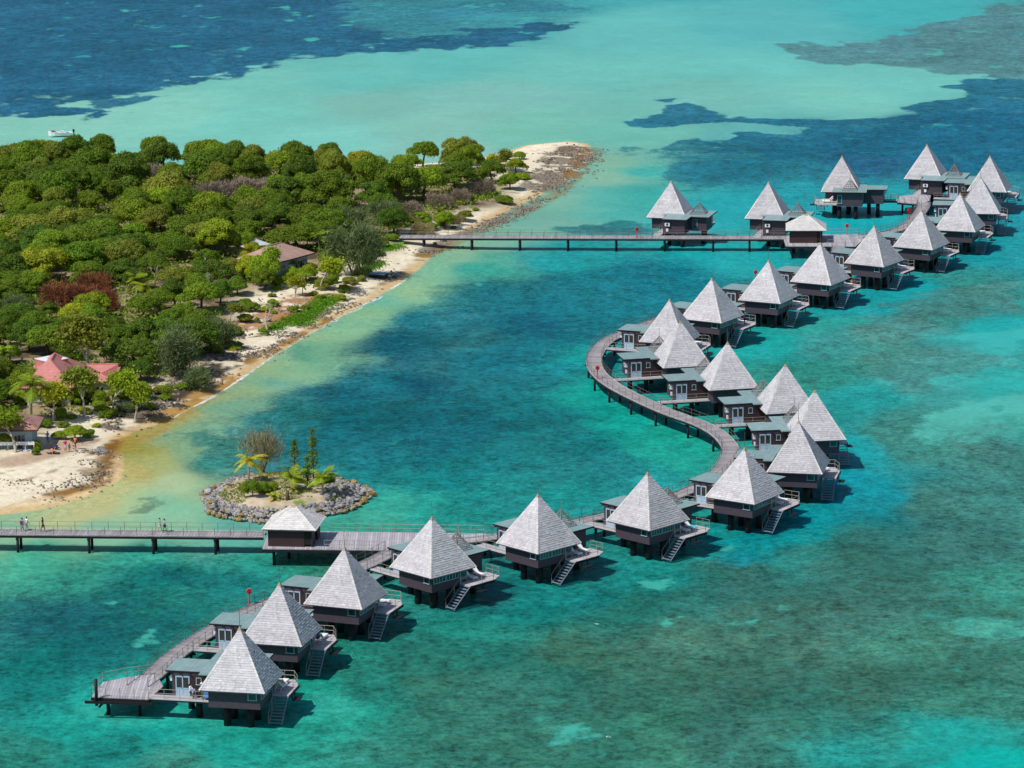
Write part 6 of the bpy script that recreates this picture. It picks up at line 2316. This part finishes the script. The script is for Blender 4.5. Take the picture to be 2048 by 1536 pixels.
person('woman in a bright pink top and pale skirt standing on the beach', beach(131, 903), .4, 'stand', 'tan', (220, 20, 104), (206, 198, 220), dress=True)
person('person in an orange and yellow top walking on the beach', beach(151, 895), -.6, 'walk', 'brown', (232, 146, 50), (120, 60, 52), bag=(60, 40, 50))
b_ = beach(104, 908)
person('bare-backed person sitting on the dark mat on the beach', (b_[0], b_[1], b_[2] - .83), 2.6, 'sit', 'pink', None, (40, 40, 48))
mt = MB().box((0, 0, .02), (2.0, 1.0, .04)).build('beach_mat', cloth((40, 36, 42)))
mt.location = (b_[0], b_[1], b_[2] + .0)
tag(mt, 'dark mat on the sand under the bare-backed sitter', 'mat')
b_ = beach(113, 899)
person('person in a navy top sitting on the sand near the pink top', (b_[0], b_[1], b_[2] - .84), 2.9, 'sit', 'brown', (48, 42, 130), (30, 30, 50))
person('person in a blue wrap standing in the shade by the small red-roofed house', beach(96, 889), .3, 'stand', 'brown', (84, 130, 196), (70, 110, 180), dress=True)
person('small child in green shorts beside the pink top on the beach', beach(139, 901), .5, 'stand', 'brown', None, (90, 140, 110), h=1.1)
person('person in white bending at the porch of the near end bungalow', local(1, -.35, 5.1, 2.04), R(BUNG[1][2]) + PI, 'bend', 'brown', (232, 232, 234), (170, 196, 224), long_sleeve=True)
person('person in white with a white hat on the porch of the near end bungalow', local(1, -.25, 4.2, 2.04), R(BUNG[1][2]) + .3, 'stand', 'brown', (228, 228, 230), (60, 130, 140), hat=(236, 232, 230))
person('person in blue on the deck of the second bungalow from the near end', local(2, 3.0, -3.2, 2.32), R(BUNG[2][2]) + 2.6, 'stand', 'tan', (40, 92, 190), (50, 60, 110))
person('person in dark red on the deck of the first bungalow above the hairpin', local(14, 4.3, -3.2, 2.32), R(BUNG[14][2]) + .4, 'stand', 'brown', (110, 40, 50), (40, 40, 60))
person('sunbather sitting on the deck of the third bungalow above the hairpin', tuple(np.array(local(16, 6.1, -2.6, 2.32)) - np.array([0, 0, .80])), R(BUNG[16][2]) - .6, 'sit', 'pink', None, (60, 40, 50))
# linen trolley on the porch
x, y_, z = local(1, -.45, 3.45, 2.04)
t = thing('linen_trolley', 'blue linen trolley on the porch of the near end bungalow', 'trolley', (x, y_, 2.04), R(BUNG[1][2]) + PI / 2)
MB().box((0, 0, .58), (.95, .55, .55)).build('bag', cloth((96, 146, 212)), t)
fr_ = MB()
for sx in (-.5, .5):
    for sy in (-.29, .29):
        fr_.box((sx, sy, .5), (.035, .035, .84))
fr_.box((0, -.29, .90), (1.0, .03, .03)).box((0, .29, .90), (1.0, .03, .03)).box((0, 0, .26), (1.0, .56, .04))
fr_.build('frame', M_RAIL, t)
for sx in (-.5, .5):
    for sy in (-.29, .29):
        MB().tube([(sx, sy - .02, .055), (sx, sy + .02, .055)], .055, 10).build('wheel', M_BEAM, t)
# white deck chair seen upright on two decks
for i, (kk, lb) in enumerate(((14, 'white upright deck chair on the deck of the first bungalow above the hairpin'), (18, 'white upright deck chair on the deck of the fifth bungalow above the hairpin'))):
    t = thing('deck_chair', lb, 'chair', local(kk, 6.2, -1.5, 2.32), R(BUNG[kk][2]) - .4, 'white upright deck chairs')
    MB().box((0, 0, .42), (.55, .55, .06)).build('seat', M_WHITE, t)
    MB().box((0, .27, .78), (.55, .05, .72), tilt=('X', -.15)).build('backrest', M_WHITE, t)
    for sx in (-.24, .24):
        for sy in (-.24, .24):
            MB().box((sx, sy, .195), (.05, .05, .39)).build('leg', M_WHITE, t)

# ------------------------------------------------------------------ seabirds
M_BIRD = mat_plain('white_feather', (232, 234, 236), .8, .05, 8)
M_BEAK = mat_plain('dark_beak', (50, 46, 44), .5, .1, 8)
for u, v, z, rz, s_, bank, lb in [(1217, 1474, 7.0, 2.9, 1.0, .5, 'white seabird gliding low over the reef nearest the camera'), (1193, 1248, 9.0, 2.3, .8, .3, 'white seabird flying over the reef farther out')]:
    q = gp(u, v, z)
    t = thing('seabird', lb, 'bird', q, rz, 'seabirds over the lagoon')
    t.rotation_euler = (bank, 0, rz)
    t.scale = (s_,) * 3
    J = {'body': ((0, 0, 0), (.065, .06)), 'breast': ((.11, 0, .005), (.06, .055)), 'neck': ((.18, 0, .02), .04), 'head': ((.24, 0, .03), .038), 'rump': ((-.13, 0, 0), (.04, .03)), 'tail': ((-.27, 0, 0), (.05, .01))}
    Bn = [('body', 'breast'), ('breast', 'neck'), ('neck', 'head'), ('body', 'rump'), ('rump', 'tail')]
    for s, n_ in ((1, 'r'), (-1, 'l')):
        J['arm' + n_] = ((.06, s * .17, .05), (.07, .014))
        J['hand' + n_] = ((.0, s * .34, .07), (.06, .010))
        J['tip' + n_] = ((-.14, s * .55, .05), (.018, .006))
        Bn += [('body', 'arm' + n_), ('arm' + n_, 'hand' + n_), ('hand' + n_, 'tip' + n_)]
    skin_body('body', J, Bn, M_BIRD, t, 1)
    MB().tube([(.27, 0, .03), (.33, 0, .022)], [.012, .003], 5).build('beak', M_BEAK, t)

# ------------------------------------------------------------------ say which plant is which
LANDMARK = [('white motor boat', BOAT_AT), ('tip of the sandy spit', (14.0, 722.0)), ('landing of the far footbridge', (-18.0, 628.0)), ('brown-roofed house', (-38.5, 601.0)),
            ('red-roofed villa', (-64.6, 513.6)), ('small red-roofed beach house', (-68.2, 485.0)), ('red-brown leafless thicket', at(165, 610)), ('beached blue punt', at(757, 553)),
            ('pale dead trees', at(405, 582)), ('large grey leafless thicket', at(470, 408)), ('narrow neck of the spit', at(950, 400)), ('tin-roofed hut', at(505, 500)),
            ('upright palms in the wood', at(278, 608)), ('beach bend', at(240, 850)), ('grass strip', at(625, 618)), ('grey thicket behind the shore wood', at(320, 370)), ('far lagoon shore at mid wood', at(600, 335)), ('wood edge at the picture border', at(20, 480))]
ORD = ['nearest', 'second', 'third', 'fourth', 'fifth', 'sixth', 'seventh', 'eighth', 'ninth', 'tenth', 'eleventh', 'twelfth', 'thirteenth', 'fourteenth', 'fifteenth', 'sixteenth', 'seventeenth', 'eighteenth', 'nineteenth', 'twentieth'] + ['next farther'] * 60
bins = {}
for o, look, noun, (x, y_) in VEG:
    dd = [((x - p_[0]) ** 2 + ((y_ - p_[1]) * .6) ** 2, i) for i, (nm_, p_) in enumerate(LANDMARK)]
    d0, li = min(dd)
    bins.setdefault((look, noun, li), []).append((d0, o))
for (look, noun, li), L_ in bins.items():
    L_.sort(key=lambda q: q[0])
    for i, (d0, o) in enumerate(L_):
        o['label'] = f'{look} {noun} closest to the {LANDMARK[li][0]}' if i == 0 else f'{look} {noun}, {ORD[i]} of its colour from the {LANDMARK[li][0]}'
        o['category'] = {'palm': 'palm', 'thicket': 'shrub', 'rounded shrub': 'shrub'}.get(noun, 'tree')
# prototypes that were never planted
for o in CASP + OPENP + TWIGP + DEADP + PALMP + DOMES:
    if o.get('label') == 'x':
        for ch in list(o.children):
            bpy.data.objects.remove(ch)
        bpy.data.objects.remove(o)
